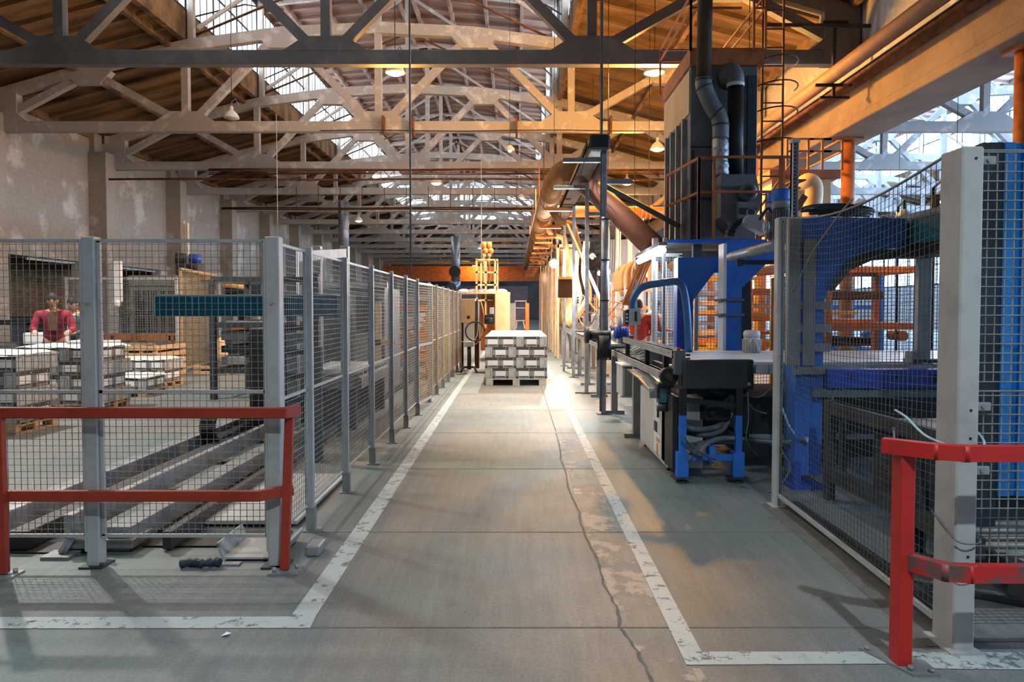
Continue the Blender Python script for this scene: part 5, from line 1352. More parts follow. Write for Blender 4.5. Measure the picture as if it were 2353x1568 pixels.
# task lights over the line
def work_or_fill_light(c, e, col, label, r=.05, bulb='bulbw', cat='lamp'):
    t = thing('work_or_fill_lamp', label, cat, tuple(c))
    b = MB(); b.ball(c, r, 12, 8); b.build('bulb', M[bulb], t)
    b = MB(); b.cyl((c.x, c.y, c.z+r*.7), (c.x, c.y, c.z+r*2.6), r*.5, 10); b.cyl((c.x, c.y, c.z+r*2.6), (c.x, c.y, roofz(c.x)), .008, 6); b.build('holder', M['dark'], t)
    lamp('work_or_fill_light', (c.x, c.y, c.z-r*1.6), e, col, .06)
work_or_fill_light(at(1273, 606, 19), 700, WHITE, 'bright bare work lamp over the cream hoses', .12)
work_or_fill_light(at(1378, 628, 14.5), 110, COOL, 'small bright bulb left of the round conduit', .05)
work_or_fill_light(at(1396, 624, 15), 110, COOL, 'small bright bulb right of the round conduit', .055)
work_or_fill_light(at(1490, 633, 20), 160, COOL, 'small bright bulb above the workers in red', .06)
work_or_fill_light(at(2197, 455, 17), 150, COOL, 'distant bright lamp above the teal beam', .07, 'tube')
work_or_fill_light(at(2065, 490, 22), 150, COOL, 'small distant lamp left of the teal beam', .07, 'tube')
# fluorescent tube
ft_ = thing('tube_lamp', 'glaring fluorescent tube lamp hanging beside the slanting duct', 'lamp', tuple(at(1495, 588, 10.6)))
pA, pB = at(1468, 601, 11.6), at(1524, 575, 9.9)
b = MB(); b.cyl(pA, pB, .045, 12); b.build('tube', M['tube'], ft_)
b = MB(); b.bar(pA+Vector((0, 0, .09)), pB+Vector((0, 0, .09)), .12, .05); b.build('housing', M['greypaint'], ft_)
lamp('tube_light', tuple((pA+pB)/2-Vector((.12, .1, .14))), 45, COOL, .12)
# light of the production line itself, from lamps mounted over the machines
for (x, y, z, e, c) in ((-.2, 21, 6.3, 2600, WHITE), (.2, 30, 6.3, 3200, WHITE), (2.6, 15.5, 3.4, 260, WARM), (2.7, 25, 3.4, 500, WARM), (2.7, 34, 3.4, 600, WARM)):
    t = thing('work_or_fill_lamp', {21: 'dome work lamp over the middle of the aisle', 30: 'second dome work lamp farther along the aisle', 15.5: 'work lamp over the first stations of the roller line', 25: 'work lamp over the middle stations of the roller line', 34: 'work lamp over the far stations of the roller line'}[y], 'lamp', (x, y, z))
    b = MB(); b.lathe((x, y, z), [(.15, 0), (.13, .06), (.06, .14), (.02, .16)], 18); b.build('reflector', M['white'], t)
    b = MB(); b.ball((x, y, z), .06, 10, 6); b.build('bulb', M['bulbw'], t)
    b = MB(); b.cyl((x, y, z+.16), (x, y, roofz(x)), .007, 5); b.build('cord', M['dark'], t)
    lamp('work_or_fill_light', (x, y, z-.1), e, c, .12, 'SPOT', spot=math.radians(150))
# amber light in the press bay; left hall and far-end lamps are added fill
for (x, y, z, e, c, l) in ((5.6, 9.2, 3.0, 120, ORANGE, 'amber lamp over the framed setting machine'), (5.0, 15.2, 3.4, 500, ORANGE, 'amber lamp between the filter towers'), (6.9, 12.5, 3.2, 110, ORANGE, 'amber lamp over the brown framed machine'),
                        (-5.5, 12.5, 7.2, 300, WARM, 'added unseen warm lamp brightening the packing area'), (-12.5, 15.0, 7.6, 420, WARM, 'added unseen warm lamp brightening the pilastered wall'), (-8.0, 10.0, 6.4, 2300, (1.0, .97, .92), 'added unseen lamp brightening the tile pallets'), (-4.2, 6.5, 6.6, 560, (1.0, .98, .95), 'added unseen lamp brightening the floor track on the left'),
                        (-2.5, 90.0, 4.6, 900, WARM, 'added lamp brightening the far end behind the amber cross beam'), (-19.0, 17.0, 3.3, 60, WARM, 'lamp in the brick side aisle')):
    t = thing('work_or_fill_lamp', l, 'lamp', (x, y, z))
    b = MB(); b.lathe((x, y, z), [(.15, 0), (.13, .06), (.06, .14), (.02, .16)], 18); b.build('reflector', M['white'], t)
    b = MB(); b.ball((x, y, z), .05, 10, 6); b.build('bulb', M['bulbw'], t)
    b = MB(); b.cyl((x, y, z+.16), (x, y, roofz(x) if x > -18 else 3.9), .008, 5) if not (x > 5.2 and y < 13) else b.tube([(x, y, z+.15), (x, y, z+.3), (x+.3, y+.75, z+.3), (x+.3, y+.75, 0)], .025, 8); b.build('cord' if not (x > 5.2 and y < 13) else 'stand', M['dark'], t)
    lamp('work_or_fill_light', (x, y, z-.1), e, c, .1, 'SPOT', spot=math.radians(150))

# ================================================================ TILE PALLETS
def box_mesh(name, long_):
    w_ = .32 if long_ else .16; d_ = .16 if long_ else .32; h = .218
    b = MB(); g = .002
    b.bx(g-w_/2, w_/2-g, g-d_/2, d_/2-g, 0, h-.004, .003)
    def face(front):
        # printed face on one side: dark bands, corner notches and white label
        def q(u0, u1, z0, z1, m, e=.0012):
            b.m = m
            if front in ('-y', '+y'):
                s = -1 if front == '-y' else 1; y = s*(d_/2-g); b.bx(u0, u1, y, y+s*e, z0, z1)
            else:
                s = -1 if front == '-x' else 1; x = s*(w_/2-g); b.bx(x, x+s*e, u0, u1, z0, z1)
        W = w_ if front[1] == 'y' else d_
        if W > .2:
            q(-W/2+.004, W/2-.004, .160, .213, 1); q(-W/2+.004, -W/2+.045, .0, .05, 1); q(W/2-.045, W/2-.004, 0, .05, 1); q(-W/2+.07, W/2-.07, .03, .045, 1)
            q(-W/2+.055, W/2-.055, .055, .158, 2, .002); b.m = 2
            q(W/2-.06, W/2-.045, .18, .195, 2, .002); q(-.004, .004, .0, .04, 1, .0022)
        else:
            q(-W/2+.012, W/2-.012, .012, .205, 3); q(-.05, .03, .03, .032, 1, .002); q(-.05, .03, .05, .052, 1, .002); q(.035, .042, .05, .17, 1, .002)
            for k in range(3): q(-.05+.03*k, -.035+.03*k, .172, .186, 1, .002)
    for s in ('-y', '+y', '-x', '+x'): face(s)
    b.m = 4; b.bx(g-w_/2, w_/2-g, g-d_/2, d_/2-g, h-.004, h-.003)
    return b
def new_box(long_):
    o = box_mesh('tile_box', long_).build('tile_box', [M['card'], M['carddark'], M['paper'], M['cabinet'], M['cardlid']], None, (0, 0, 0))
    return o
BOXL, BOXS = new_box(True), new_box(False)
first = {True: True, False: True}
def put_box(x, y, z, long_, label, grp):
    src = BOXL if long_ else BOXS
    if first[long_]: o = src; first[long_] = False
    else:
        o = src.copy(); COL.objects.link(o)
    o.location = (x, y, z); tag(o, label, 'box', grp)
    return o
PAT = [[1, 1, 0, 1, 0], [0, 1, 0, 1, 1]]
def pallet(x, y, label, grp, m='woodgrey', w_=1.24, d_=.8):
    """x, y: centre"""
    t = thing('pallet', label, 'pallet', (x, y, 0), grp)
    b = MB()
    for k in range(5): b.bx(x-w_/2, x+w_/2, y-d_/2+k*(d_-.1)/4, y-d_/2+.1+k*(d_-.1)/4, .122, .144, .003)
    for xx in (-w_/2, -.07, w_/2-.145): b.bx(x+xx, x+xx+.145, y-d_/2, y+d_/2, .10, .122)
    b.build('deck_board', M[m], t)
    for xx in (-w_/2, -.07, w_/2-.145):
        b = MB(); b.bx(x+xx, x+xx+.145, y-d_/2, y+d_/2, 0, .022); b.build('bottom_board', M[m], t)
        for yy in (-d_/2, -.05, d_/2-.1):
            b = MB(); b.bx(x+xx, x+xx+.145, y+yy, y+yy+.1, .022, .10, .004); b.build('block', M[m], t)
    return t
def stack(x, y, layers, depth, base_label, lab_f, grp, front=True, right=True, left=False, back=False, top=True, m='woodgrey', z0=.144, flip=0):
    pallet(x, y, base_label, 'tile pallets', m, 1.24, depth)
    for L_ in range(layers):
        pat = PAT[(L_+flip) % 2]; cx_ = x-.64; z = z0+.218*L_
        for i, lg in enumerate(pat):
            w_ = .32 if lg else .16; d_ = .16 if lg else .32
            n = max(1, int(depth/d_+.001))
            for k in range(n):
                vis = (front and k == 0) or (back and k == n-1) or (left and i == 0) or (right and i == 4) or (top and L_ == layers-1)
                if vis: put_box(cx_+w_/2, y-depth/2+d_*(k+.5), z, bool(lg), lab_f(L_, layers), grp)
            cx_ += w_
def layer_label(where):
    def f_(L_, n):
        pos = 'top layer' if L_ == n-1 else ('bottom layer' if L_ == 0 else 'middle layers')
        return 'grey tile box, %s of the %s' % (pos, where)
    return f_
# aisle stack: three pallets one behind another, lids bare
stack(-.01, 15.0, 4, 1.28, 'weathered pallet under the front stack in the aisle', layer_label('front stack in the aisle'), 'tile boxes in the aisle stack', left=True, flip=1, top=True)
stack(-.01, 16.3, 4, 1.28, 'weathered pallet under the second stack in the aisle', layer_label('second stack in the aisle'), 'tile boxes in the aisle stack', front=False, left=True, flip=1, top=True)
stack(-.01, 17.6, 4, 1.28, 'weathered pallet under the rear stack in the aisle', layer_label('rear stack in the aisle'), 'tile boxes in the aisle stack', front=False, left=True, back=False, flip=1, top=True)
# left hall stacks seen through the fence
stack(-6.90, 9.12, 4, .8, 'pallet under the nearest film-covered stack on the left', layer_label('film-covered stack nearest the left edge'), 'tile boxes left of the fence', top=False, m='wood')
stack(-6.90, 10.92, 4, .8, 'pale pallet under the stack behind the middle fence post', layer_label('stack behind the middle fence post'), 'tile boxes behind the fence post', top=False, m='wood', flip=1)
stack(-7.25, 12.85, 1, .8, 'pallet of the single-layer stack beside the slatted crate', layer_label('single-layer stack beside the slatted crate'), 'tile boxes of the low stack', top=False, m='wood')
stack(-7.60, 14.2, 2, .8, 'pallet of the two-layer stack behind the single-layer one', layer_label('two-layer stack beside the slatted crate'), 'tile boxes of the two-layer stack', top=False, m='wood')
for (x, y, z, l) in ((-6.9, 9.12, 1.018, 'white film sheet covering the stack nearest the left edge'), (-6.9, 10.92, 1.018, 'white film sheet covering the stack behind the fence post'), (-7.25, 12.85, .364, 'white film sheet covering the low stack'), (-7.6, 14.2, .582, 'white film sheet covering the two-layer stack')):
    b = MB(); n = 10; vs = []; rr = random.Random(int(z*100))
    for i in range(n+1):
        for k in range(n+1):
            vs.append((x-.65+1.3*i/n, y-.42+.84*k/n, z+.012+rr.uniform(0, .02)-(.04 if i in (0, n) or k in (0, n) else 0)))
    b.add(vs, [(i*(n+1)+k, (i+1)*(n+1)+k, (i+1)*(n+1)+k+1, i*(n+1)+k+1) for i in range(n) for k in range(n)], True)
    tag(b.build('film_sheet', M['film'], None, (x, y, z)), l, 'plastic sheet')
b = MB(); b.ball((-6.8, 10.8, 1.06), .15, 12, 8, (1, .7, .3)); tag(b.build('folded_film', M['film'], None, (-6.8, 10.8, 1.03)), 'small crumpled heap of white film on the stack behind the fence post', 'plastic film')
# slatted crates and empty pallets
def crate(x0, x1, y0, y1, z0, z1, n, label, m='wood', name='wooden_crate'):
    t = thing(name, label, 'crate', ((x0+x1)/2, (y0+y1)/2, z0))
    h = (z1-z0)/n
    for k in range(n):
        z = z0+h*k
        b = MB(); b.bx(x0, x1, y0, y0+.03, z+.01, z+h*.74, .003); b.build('front_slat', M[m], t)
        b = MB(); b.bx(x1-.03, x1, y0+.03, y1, z+.01, z+h*.74, .003); b.build('side_slat', M[m], t)
    b = MB()
    for x in (x0+.06, (x0+x1)/2, x1-.1): b.bx(x, x+.08, y0+.03, y0+.1, z0, z1-.03)
    b.build('corner_post', M[m], t)
    b = MB(); b.bx(x0+.1, x1-.1, y0+.1, y1-.1, z0, z1-.1); b.build('inner_board', M['brownsteel'], t)
c = ground(345, 890)
crate(-8.8, -8.0, 15.5, 16.9, .0, .80, 5, 'slatted pale wooden crate right of the white stacks')
crate(-7.7, -6.9, 16.6, 17.4, .0, .26, 2, 'short stack of rough boards in front of the slatted crate', name='board_stack')
for (x, y, n, l) in ((-9.0, 13.9, 4, 'tall white film-wrapped pack behind the second stack'), (-9.6, 15.6, 3, 'white film-wrapped pack left of the slatted crate'), (-9.9, 12.0, 4, 'white stacked sheets left of the man in crimson')):
    t = thing('wrapped_pack', l, 'pack', (x, y, 0))
    for k in range(n):
        b = MB(); b.bx(x-.55, x+.55, y-.4, y+.4, .15+.25*k, .37+.25*k, .015); b.build('layer', M['film'], t)
    b = MB(); b.bx(x-.58, x+.58, y-.42, y+.42, 0, .12); b.build('base', M['woodgrey'], t)
pt_ = None
for k in range(5):
    t = pallet(-9.6, 17.2, ['bottom', 'second', 'third', 'fourth', 'topmost'][k] + ' bare wooden pallet of the pile right of the man in the light blue shirt', 'empty wooden pallets', 'wood', 1.0, .8)
    t.location.z = .146*k

# ================================================================ FLOOR TRACK, CHAIN AND PALLETISER ON THE LEFT
tk = thing('floor_track', 'long steel floor track running back behind the left fence', 'track', (-2.8, 9, 0))
for (x, z, w_, h, m) in ((-3.72, .05, .10, .10, 'galv'), (-3.50, .09, .05, .12, 'steel'), (-3.28, .05, .14, .08, 'darkgrey'), (-2.95, .12, .06, .12, 'steel'), (-2.62, .06, .16, .10, 'galv'), (-2.3, .05, .06, .08, 'darkgrey')):
    b = MB(); b.bx(x-w_/2, x+w_/2, 4.55, 16, z-.04, z+h, .004); b.build('rail', M[m], tk)
for k in range(10):
    b = MB(); b.bx(-3.8, -2.25, 4.9+1.1*k, 5.0+1.1*k, 0, .03); b.build('sleeper', M['darkgrey'], tk)
cc = thing('drag_chain', 'black plastic cable drag chain curling on the floor track', 'cable chain', (-3.35, 8.6, .15))
path = [(-3.45+.0*k, 8.0+.0, 0) for k in range(1)]
pts = []
for k in range(11):
    a = -PI/2 - PI*k/10; pts.append(Vector((-3.38, 7.75+.15*math.cos(a), .28+.15*math.sin(a))))
pts2 = [Vector((-3.38, 7.75+.17*k, .43-.006*k*k)) for k in range(1, 7)]
pts0 = [Vector((-3.38, 7.75+.17*k, .13)) for k in range(6, 0, -1)]
allp = pts0 + pts + pts2
dense = smooth_path(allp, 2)
for i in range(0, len(dense)-1):
    p, q = dense[i], dense[i+1]
    if (q-p).length < .012: continue
    b = MB(); d = (q-p).normalized()
    up = Vector((1, 0, 0)).cross(d)
    b.bar(p+d*.004, q-d*.004, .17, .035, up=up); b.m = 1; b.bar(p+d*.012, q-d*.012, .11, .039, up=up)
    b.build('chain_link', [M['rubber'], M['darkgrey']], cc)
# dark gratings / pit edge near the front
b = MB(); b.bx(-2.5, -1.6, 4.62, 4.95, .005, .012); b.bx(-3.6, -2.7, 4.5, 4.7, .004, .01); struct(b.build('floor_pit_trim', M['dark']))
b = MB(); b.bx(-2.35, -1.6, 5.05, 6.5, .02, .05, .004); tag(b.build('cover_sheet', M['cabinet'], None, (-2, 5.5, 0)), 'pale steel cover sheet on the floor behind the corner post', 'metal sheet')
b = MB(); b.bx(-2.95, -2.5, 4.5, 4.75, .03, .09, .004); b.bx(-2.95, -2.55, 4.55, 4.7, 0, .03); tag(b.build('rail_stop', M['galv'], None, (-2.7, 4.6, 0)), 'grey rail stop at the front end of the floor track', 'rail stop')
# teal boom
Yb = 8.0
tl = thing('teal_boom', 'bright teal box beam stretching left from the palletiser', 'machine beam', (-3.2, Yb, 1.6))
x0_, x1_ = X_(357, Yb), X_(775, Yb)
b = MB(); b.bx(x0_, x1_, Yb, Yb+.2, Z_(727, Yb), Z_(680, Yb), .01); b.build('beam', mat('bright_teal', '#044c62', .75, spec=.15, col2='#044256', scale=3, amount=.4), tl)
b = MB(); b.bx(x0_+.02, x1_, Yb-.004, Yb+.2, Z_(680, Yb), Z_(677, Yb)); b.bx(x0_-.01, x0_, Yb, Yb+.2, Z_(727, Yb), Z_(680, Yb)); b.build('edge_strip', M['cable'], tl)
# palletiser frame behind the aisle fence
pz = thing('palletiser', 'dark grey palletising machine behind the aisle fence', 'machine', (-3.2, 9.2, 0))
for (x, y, h, w_) in ((-2.62, 8.2, 2.3, .12), (-2.35, 8.2, 2.0, .08), (-2.5, 10.2, 2.5, .12), (-2.9, 10.2, 2.5, .12), (-2.05, 7.2, 1.2, .08)):
    b = MB(); b.bx(x-w_/2, x+w_/2, y-w_/2, y+w_/2, 0, h, .005); b.build('mast', M['galv'] if h > 2.2 else M['darkgrey'], pz)
b = MB(); b.bar((-2.62, 8.2, 2.2), (-2.5, 10.2, 2.4), .1, .12); b.bar((-2.62, 8.2, 1.25), (-2.35, 8.2, 1.25), .08, .1); b.build('cross_head', M['galv'], pz)
for k in range(6):
    b = MB(); b.bx(-2.75, -2.30, 8.10, 8.14, .5+.28*k, .56+.28*k); b.build('slat_rung', M['dark'], pz)
b = MB(); b.bx(-3.3, -2.75, 8.6, 9.6, .15, 1.35, .01); b.build('control_box', M['darkgrey'], pz)
b = MB(); b.bx(-3.0, -2.0, 9.0, 11.2, .55, .70, .005); b.build('table', M['greypaint'], pz)
for k in range(9):
    b = MB(); b.cyl((-2.95, 9.1+.24*k, .73), (-2.05, 9.1+.24*k, .73), .03, 10); b.build('roller', M['galv'], pz)
for y in (9.1, 11.0):
    b = MB(); b.bx(-2.9, -2.1, y, y+.1, 0, .55); b.build('leg_frame', M['darkgrey'], pz)
mc2 = thing('wrapping_machine', 'large grey cabinet machine behind the middle of the aisle fence', 'machine', (-3.0, 13.2, 0))
b = MB(); b.bx(-3.4, -2.3, 12.2, 13.8, .1, 1.95, .01); b.build('body', M['greypaint'], mc2)
b = MB(); b.bx(-3.35, -2.9, 12.17, 12.2, .5, 1.5); b.bx(-2.8, -2.4, 12.17, 12.2, 1.2, 1.8); b.build('door', M['darkgrey'], mc2)
b = MB(); b.bx(-3.45, -2.25, 12.15, 12.3, 1.95, 2.05); b.build('top_rail', M['steel'], mc2)
b = MB(); b.bx(-2.45, -2.1, 12.1, 12.2, .95, 1.05); b.bx(-2.45, -2.35, 12.1, 12.16, .5, 1.7); b.build('lit_panel', M['beige'], mc2)
setter(-4.6, 13.0, 1.4, 1.6, 2.1, 'dark framed machine behind the teal box beam', ['darkgrey', 'greypaint', 'dark', 'galv'], 21)
setter(-2.5, 16.5, 1.0, 1.6, 1.6, 'amber-lit machine behind the gate leaf of the fence', ['orange', 'beige', 'yellow', 'steel'], 22)
setter(-2.6, 20.5, 1.2, 2.4, 1.9, 'grey machine along the far aisle fence', ['greypaint', 'beige', 'galv', 'steel'], 23)
# left background: grey meshed machine with orange base
gm = thing('kiln_loader', 'large grey machine behind fine mesh with orange base frame', 'machine', (-9.8, 18, 0))
b = MB(); b.bx(X_(285, 18), X_(400, 18), 18.3, 20.2, .5, Z_(636, 18), .01); b.build('body', M['greypaint'], gm)
b = MB(); b.bx(X_(286, 18), X_(395, 18), 18.22, 18.3, Z_(632, 18), Z_(655, 18)); b.build('sign_band', M['greypaint'], gm)
text_obj('sign_lettering', 'CONCEPT'[:4], .16, (X_(335, 18), 18.21, Z_(642, 18)), (PI/2, 0, 0), 'teal', gm) if False else None
b = MB()
for k in range(5): b.bx(X_(296+20*k, 18), X_(310+20*k, 18), 18.25, 18.3, .9, Z_(668, 18))
b.build('door_panel', M['darkgrey'], gm)
b = MB(); b.bx(X_(245, 18), X_(415, 18), 17.7, 17.8, Z_(777, 18)-.05, Z_(766, 18), .004)
for px in (250, 270, 400, 412): b.bx(X_(px, 18), X_(px+6, 18), 17.7, 17.8, 0, Z_(770, 18))
b.build('orange_base', M['orange'], gm)
mesh_panel((X_(152, 16.8), 16.8), (X_(405, 16.8), 16.9), .1, Z_(640, 16.8), 'fine mesh guard in front of the large grey machine on the left', pu=.06, pz=.06, r=.004, fw=.06, name='mesh_guard')
b = MB(); b.bx(X_(262, 16.5), X_(278, 16.5), 16.5, 16.6, 1.75, Z_(600, 16.5)); b.ball((X_(270, 16.5), 16.5, 1.7), .09, 10, 6)
tag(b.build('hanging_profile', M['white'], None, (X_(270, 16.5), 16.5, 1.7)), 'pale upright profile in front of the fine mesh on the left', 'post')
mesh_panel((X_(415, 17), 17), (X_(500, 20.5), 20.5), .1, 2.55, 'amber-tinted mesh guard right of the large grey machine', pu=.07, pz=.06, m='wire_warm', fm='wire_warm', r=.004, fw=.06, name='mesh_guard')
ms = thing('mast_hoist', 'tall mast with blue motor rising above the left machines', 'hoist', (X_(428, 19), 19, 2.5))
b = MB(); b.bx(X_(419, 19), X_(425, 19), 19, 19.1, 2.2, Z_(508, 19)); b.bx(X_(430, 19), X_(434, 19), 19, 19.1, 2.2, Z_(512, 19)); b.build('mast', M['cabinet'], ms)
b = MB(); b.cyl(at(449, 605, 19), at(449, 585, 19), .16, 16); b.build('motor', M['bluedeep'], ms)
b = MB(); b.cyl(at(415, 606, 19), at(415, 582, 19), .14, 16); b.bx(X_(408, 19), X_(462, 19), 18.9, 19.3, Z_(632, 19), Z_(606, 19), .02); b.cyl(at(436, 615, 18.8), at(460, 615, 18.8), .12, 14); b.build('gearbox', M['darkgrey'], ms)
b = MB(); b.bx(X_(395, 19), X_(510, 19), 18.8, 19.6, Z_(645, 19), Z_(636, 19)); b.build('platform', M['beige'], ms)
lp = thing('loader_press', 'dark blue machine with pale cylinder right of the mast', 'machine', (X_(560, 19), 19, 0))
b = MB(); b.bx(X_(515, 19), X_(600, 19), 19, 20, 1.9, Z_(655, 19)); b.prism([(X_(520, 19), 2.0), (X_(545, 19), 2.0), (X_(545, 19), 1.5)], 19, 19.2, 'y'); b.build('body', M['navy'], lp)
b = MB(); b.cyl(at(512, 655, 18.8), at(562, 659, 18.8), .07, 14); b.build('cylinder', M['beige'], lp)
b = MB(); b.bx(X_(530, 19), X_(640, 19), 18.9, 19.8, Z_(765, 19), Z_(738, 19), .05); b.build('hopper', M['orange'], lp)
b = MB()
for px in (520, 560, 600): b.bx(X_(px, 19), X_(px+10, 19), 18.9, 19.1, 0, Z_(760, 19))
b.bx(X_(515, 19), X_(560, 19), 18.8, 19.4, Z_(800, 19), Z_(795, 19)); b.bx(X_(515, 19), X_(560, 19), 18.8, 19.4, Z_(815, 19), Z_(811, 19)); b.build('stand', M['darkgrey'], lp)
# coat and cartons
b = MB(); c = at(507, 790, 16.5)
b.lathe((c.x, 16.5, Z_(827, 16.5)), [(.17, 0), (.16, .15), (.13, .3), (.10, .42), (.05, .5), (.02, .53)], 14); b.bar(at(495, 780, 16.45), at(491, 822, 16.45), .08, .06, up=(0, 1, 0))
tag(b.build('hanging_coat', M['beige'], None, (c.x, 16.5, c.z)), 'beige work coat hanging on the amber-tinted mesh', 'coat')
c = ground(528, 848); cbt = thing('carton', 'open white carton with torn grey side on the floor behind the fence', 'carton', tuple(c))
b = MB(); b.bx(c.x-.22, c.x+.22, c.y, c.y+.3, 0, .2, .004); b.m = 1; b.bx(c.x-.22, c.x-.02, c.y-.004, c.y, .02, .19); b.m = 2; b.bx(c.x+.06, c.x+.12, c.y-.004, c.y, .13, .15); b.build('box', [M['white'], M['greypaint'], M['brownsteel']], cbt)
b = MB(); b.prism([(c.x-.22, .2), (c.x-.3, .26), (c.x-.29, .265), (c.x-.2, .205)], c.y, c.y+.3, 'y'); b.build('flap', M['white'], cbt)
c = ground(620, 850); b = MB(); b.bx(c.x-.2, c.x+.2, c.y, c.y+.3, 0, .06, .01); tag(b.build('yellow_tray', M['yellow'], None, tuple(c)), 'small yellow tray on the floor left of the corner post', 'tray')
# dark machine parts at far left edge
t = thing('waste_bin', 'dark drum and frame at the far left edge behind the fence', 'bin', (-10.3, 14.2, 0))
b = MB(); b.lathe((-10.45, 14.2, .1), [(.24, 0), (.27, .1), (.27, .75), (.25, .8)], 20); b.build('drum', M['darkgrey'], t)
b = MB(); b.bx(-10.9, -10.0, 14.4, 14.5, 1.25, 1.35); b.bx(-10.85, -10.75, 14.4, 14.5, 0, 1.9); b.bx(-10.1, -10.0, 14.4, 14.5, 0, 1.3); b.build('stand', M['dark'], t)
# dark plinths and vehicles in side aisle
b = MB(); b.bx(-20.5, -17.6, 16, 60, 0, 1.25); struct(b.build('side_aisle_trim', M['dark']))
for k in range(4):
    b = MB(); y = 14+5*k; b.bar((WX-.2, y, 3.3), (WX-.2, y+3.5, 3.3), .06, .08)
    tag(b.build('ceiling_tube', M['tube'] if k < 2 else M['white'], None, (WX-.2, y, 3.3)), ['lit strip light inside the first wall opening on the left', 'lit strip light inside the second wall opening', 'dull strip light inside the third wall opening', 'dull strip light inside the fourth wall opening'][k], 'lamp') if k >= 2 else None

# ================================================================ FAR AISLE MACHINE (centre)
Yc = 21.0
fm_ = thing('stacking_machine', 'orange-lit stacking machine with tall open gantry beside the aisle', 'machine', (X_(1120, Yc), Yc, 0))
b = MB()
xl, xr = X_(1093, Yc), X_(1140, Yc)
for x in (xl, (xl*.55+xr*.45), xr-.06): b.bx(x, x+.06, Yc, Yc+.06, 1.0, Z_(597, Yc))
for x in (xl+.1, xr): b.bx(x, x+.05, Yc+.8, Yc+.85, 1.0, Z_(601, Yc))
for py in (597, 626, 655, 690): b.bx(xl, xr, Yc, Yc+.06, Z_(py+2, Yc), Z_(py-2, Yc)); b.bx(xr-.02, xr+.05, Yc, Yc+.85, Z_(py+2, Yc), Z_(py-2, Yc))
b.build('gantry_frame', M['curtain'], fm_)
for px in (1112, 1124):
    b = MB(); b.cyl(at(px, 650, Yc+.3), at(px, 575, Yc+.3), .035, 10); b.cyl(at(px, 590, Yc+.3), at(px, 570, Yc+.3), .07, 12); b.build('screw_drive', M['beige'], fm_)
    b = MB(); b.cyl(at(px, 575, Yc+.3), at(px+1, 556, Yc+.3), .075, 12); b.ball(at(px+4, 577, Yc+.2), .09, 10, 6); b.build('motor', M['orange'], fm_)
b = MB(); b.bx(X_(1103, Yc), X_(1135, Yc), Yc+.3, Yc+1.6, .3, Z_(680, Yc)); b.build('amber_body', M['orange'], fm_)
b = MB(); b.bx(X_(1138, Yc), X_(1171, Yc), Yc-.3, Yc+1.9, .2, Z_(676, Yc), .01); b.build('side_panel', M['beige'], fm_)
b = MB(); b.bx(X_(1053, Yc), X_(1172, Yc), Yc-.3, Yc+2.0, Z_(676, Yc), Z_(672, Yc)); b.build('roof_plate', M['beige'], fm_)
for k in range(5):
    b = MB(); b.ball((X_(1063+22*k, Yc), Yc+.6, Z_(672, Yc)+.03), .18, 12, 6, (1.1, 1.3, .5)); b.build('film_heap', M['film'], fm_)
Yk = 18.4
cbn = thing('control_cabinet', 'beige control cabinet with dark vent at the end of the aisle fence', 'cabinet', (X_(1080, Yk), Yk, 1.0))
b = MB(); b.bx(X_(1056, Yk), X_(1092, Yk), Yk, Yk+.5, Z_(742, Yk), Z_(687, Yk), .008); b.build('body', M['beige'], cbn)
b = MB(); b.bx(X_(1073, Yk), X_(1080, Yk), Yk-.01, Yk, Z_(733, Yk), Z_(726, Yk)); b.build('vent', M['dark'], cbn)
b = MB(); b.bx(X_(1092, Yk), X_(1098, Yk), Yk, Yk+.6, Z_(775, Yk), Z_(692, Yk)); b.build('side_channel', M['darkgrey'], cbn)
b = MB(); b.bx(X_(1058, Yk), X_(1064, Yk), Yk+.1, Yk+.2, 0, Z_(742, Yk)); b.bx(X_(1090, Yk), X_(1100, Yk), Yk+.1, Yk+.3, 0, Z_(742, Yk)); b.build('stand', M['brownsteel'], cbn)
ps = thing('control_pedestal', 'small pale control box on a black star foot by the fence end', 'control box', (X_(1078, 17.3), 17.3, 0))
b = MB(); b.cyl((X_(1078, 17.3), 17.3, .08), (X_(1078, 17.3), 17.3, .7), .05, 12); b.build('column', M['darkgrey'], ps)
b = MB(); b.bx(X_(1067, 17.3), X_(1089, 17.3), 17.2, 17.35, Z_(797, 17.3), Z_(785, 17.3), .01); b.build('box', M['cabinet'], ps)
for s in (-1, 1):
    b = MB(); b.tube(smooth_path([(X_(1078, 17.3), 17.3, .12), (X_(1078, 17.3)+.12*s, 17.2, .14), (X_(1078, 17.3)+.2*s, 17.1, .02)], 5), .025, 8); b.build('foot', M['rubber'], ps)
gr = thing('gripper_head', 'black and white gripper head with hoses right of the beige cabinet', 'machine', tuple(at(1122, 740, 18)))
b = MB(); b.bx(X_(1110, 18), X_(1137, 18), 18, 18.2, Z_(745, 18), Z_(724, 18), .01); b.cyl(at(1115, 735, 17.95), at(1132, 735, 17.95), .06, 12); b.build('head', M['dark'], gr)
b = MB(); b.bx(X_(1125, 18), X_(1134, 18), 18, 18.2, Z_(722, 18), Z_(707, 18), .01); b.build('sensor_box', M['white'], gr)
b = MB(); b.tube([(X_(1092, 18.0)+.25*math.cos(a), 18.0, Z_(762, 18)+.25*math.sin(a)) for a in [2*PI*k/20 for k in range(18)]], .02, 6); b.build('hose_loop', M['rubber'], gr)
b = MB(); b.tube(smooth_path([at(1098, 700, 18), at(1105, 694, 18), at(1112, 740, 18), at(1095, 790, 18), at(1060, 785, 18)], 6), .014, 5); b.tube(smooth_path([at(1100, 700, 18), at(1098, 760, 18), at(1088, 790, 18)], 6), .014, 5); b.build('pale_cable', M['curtain'], gr)
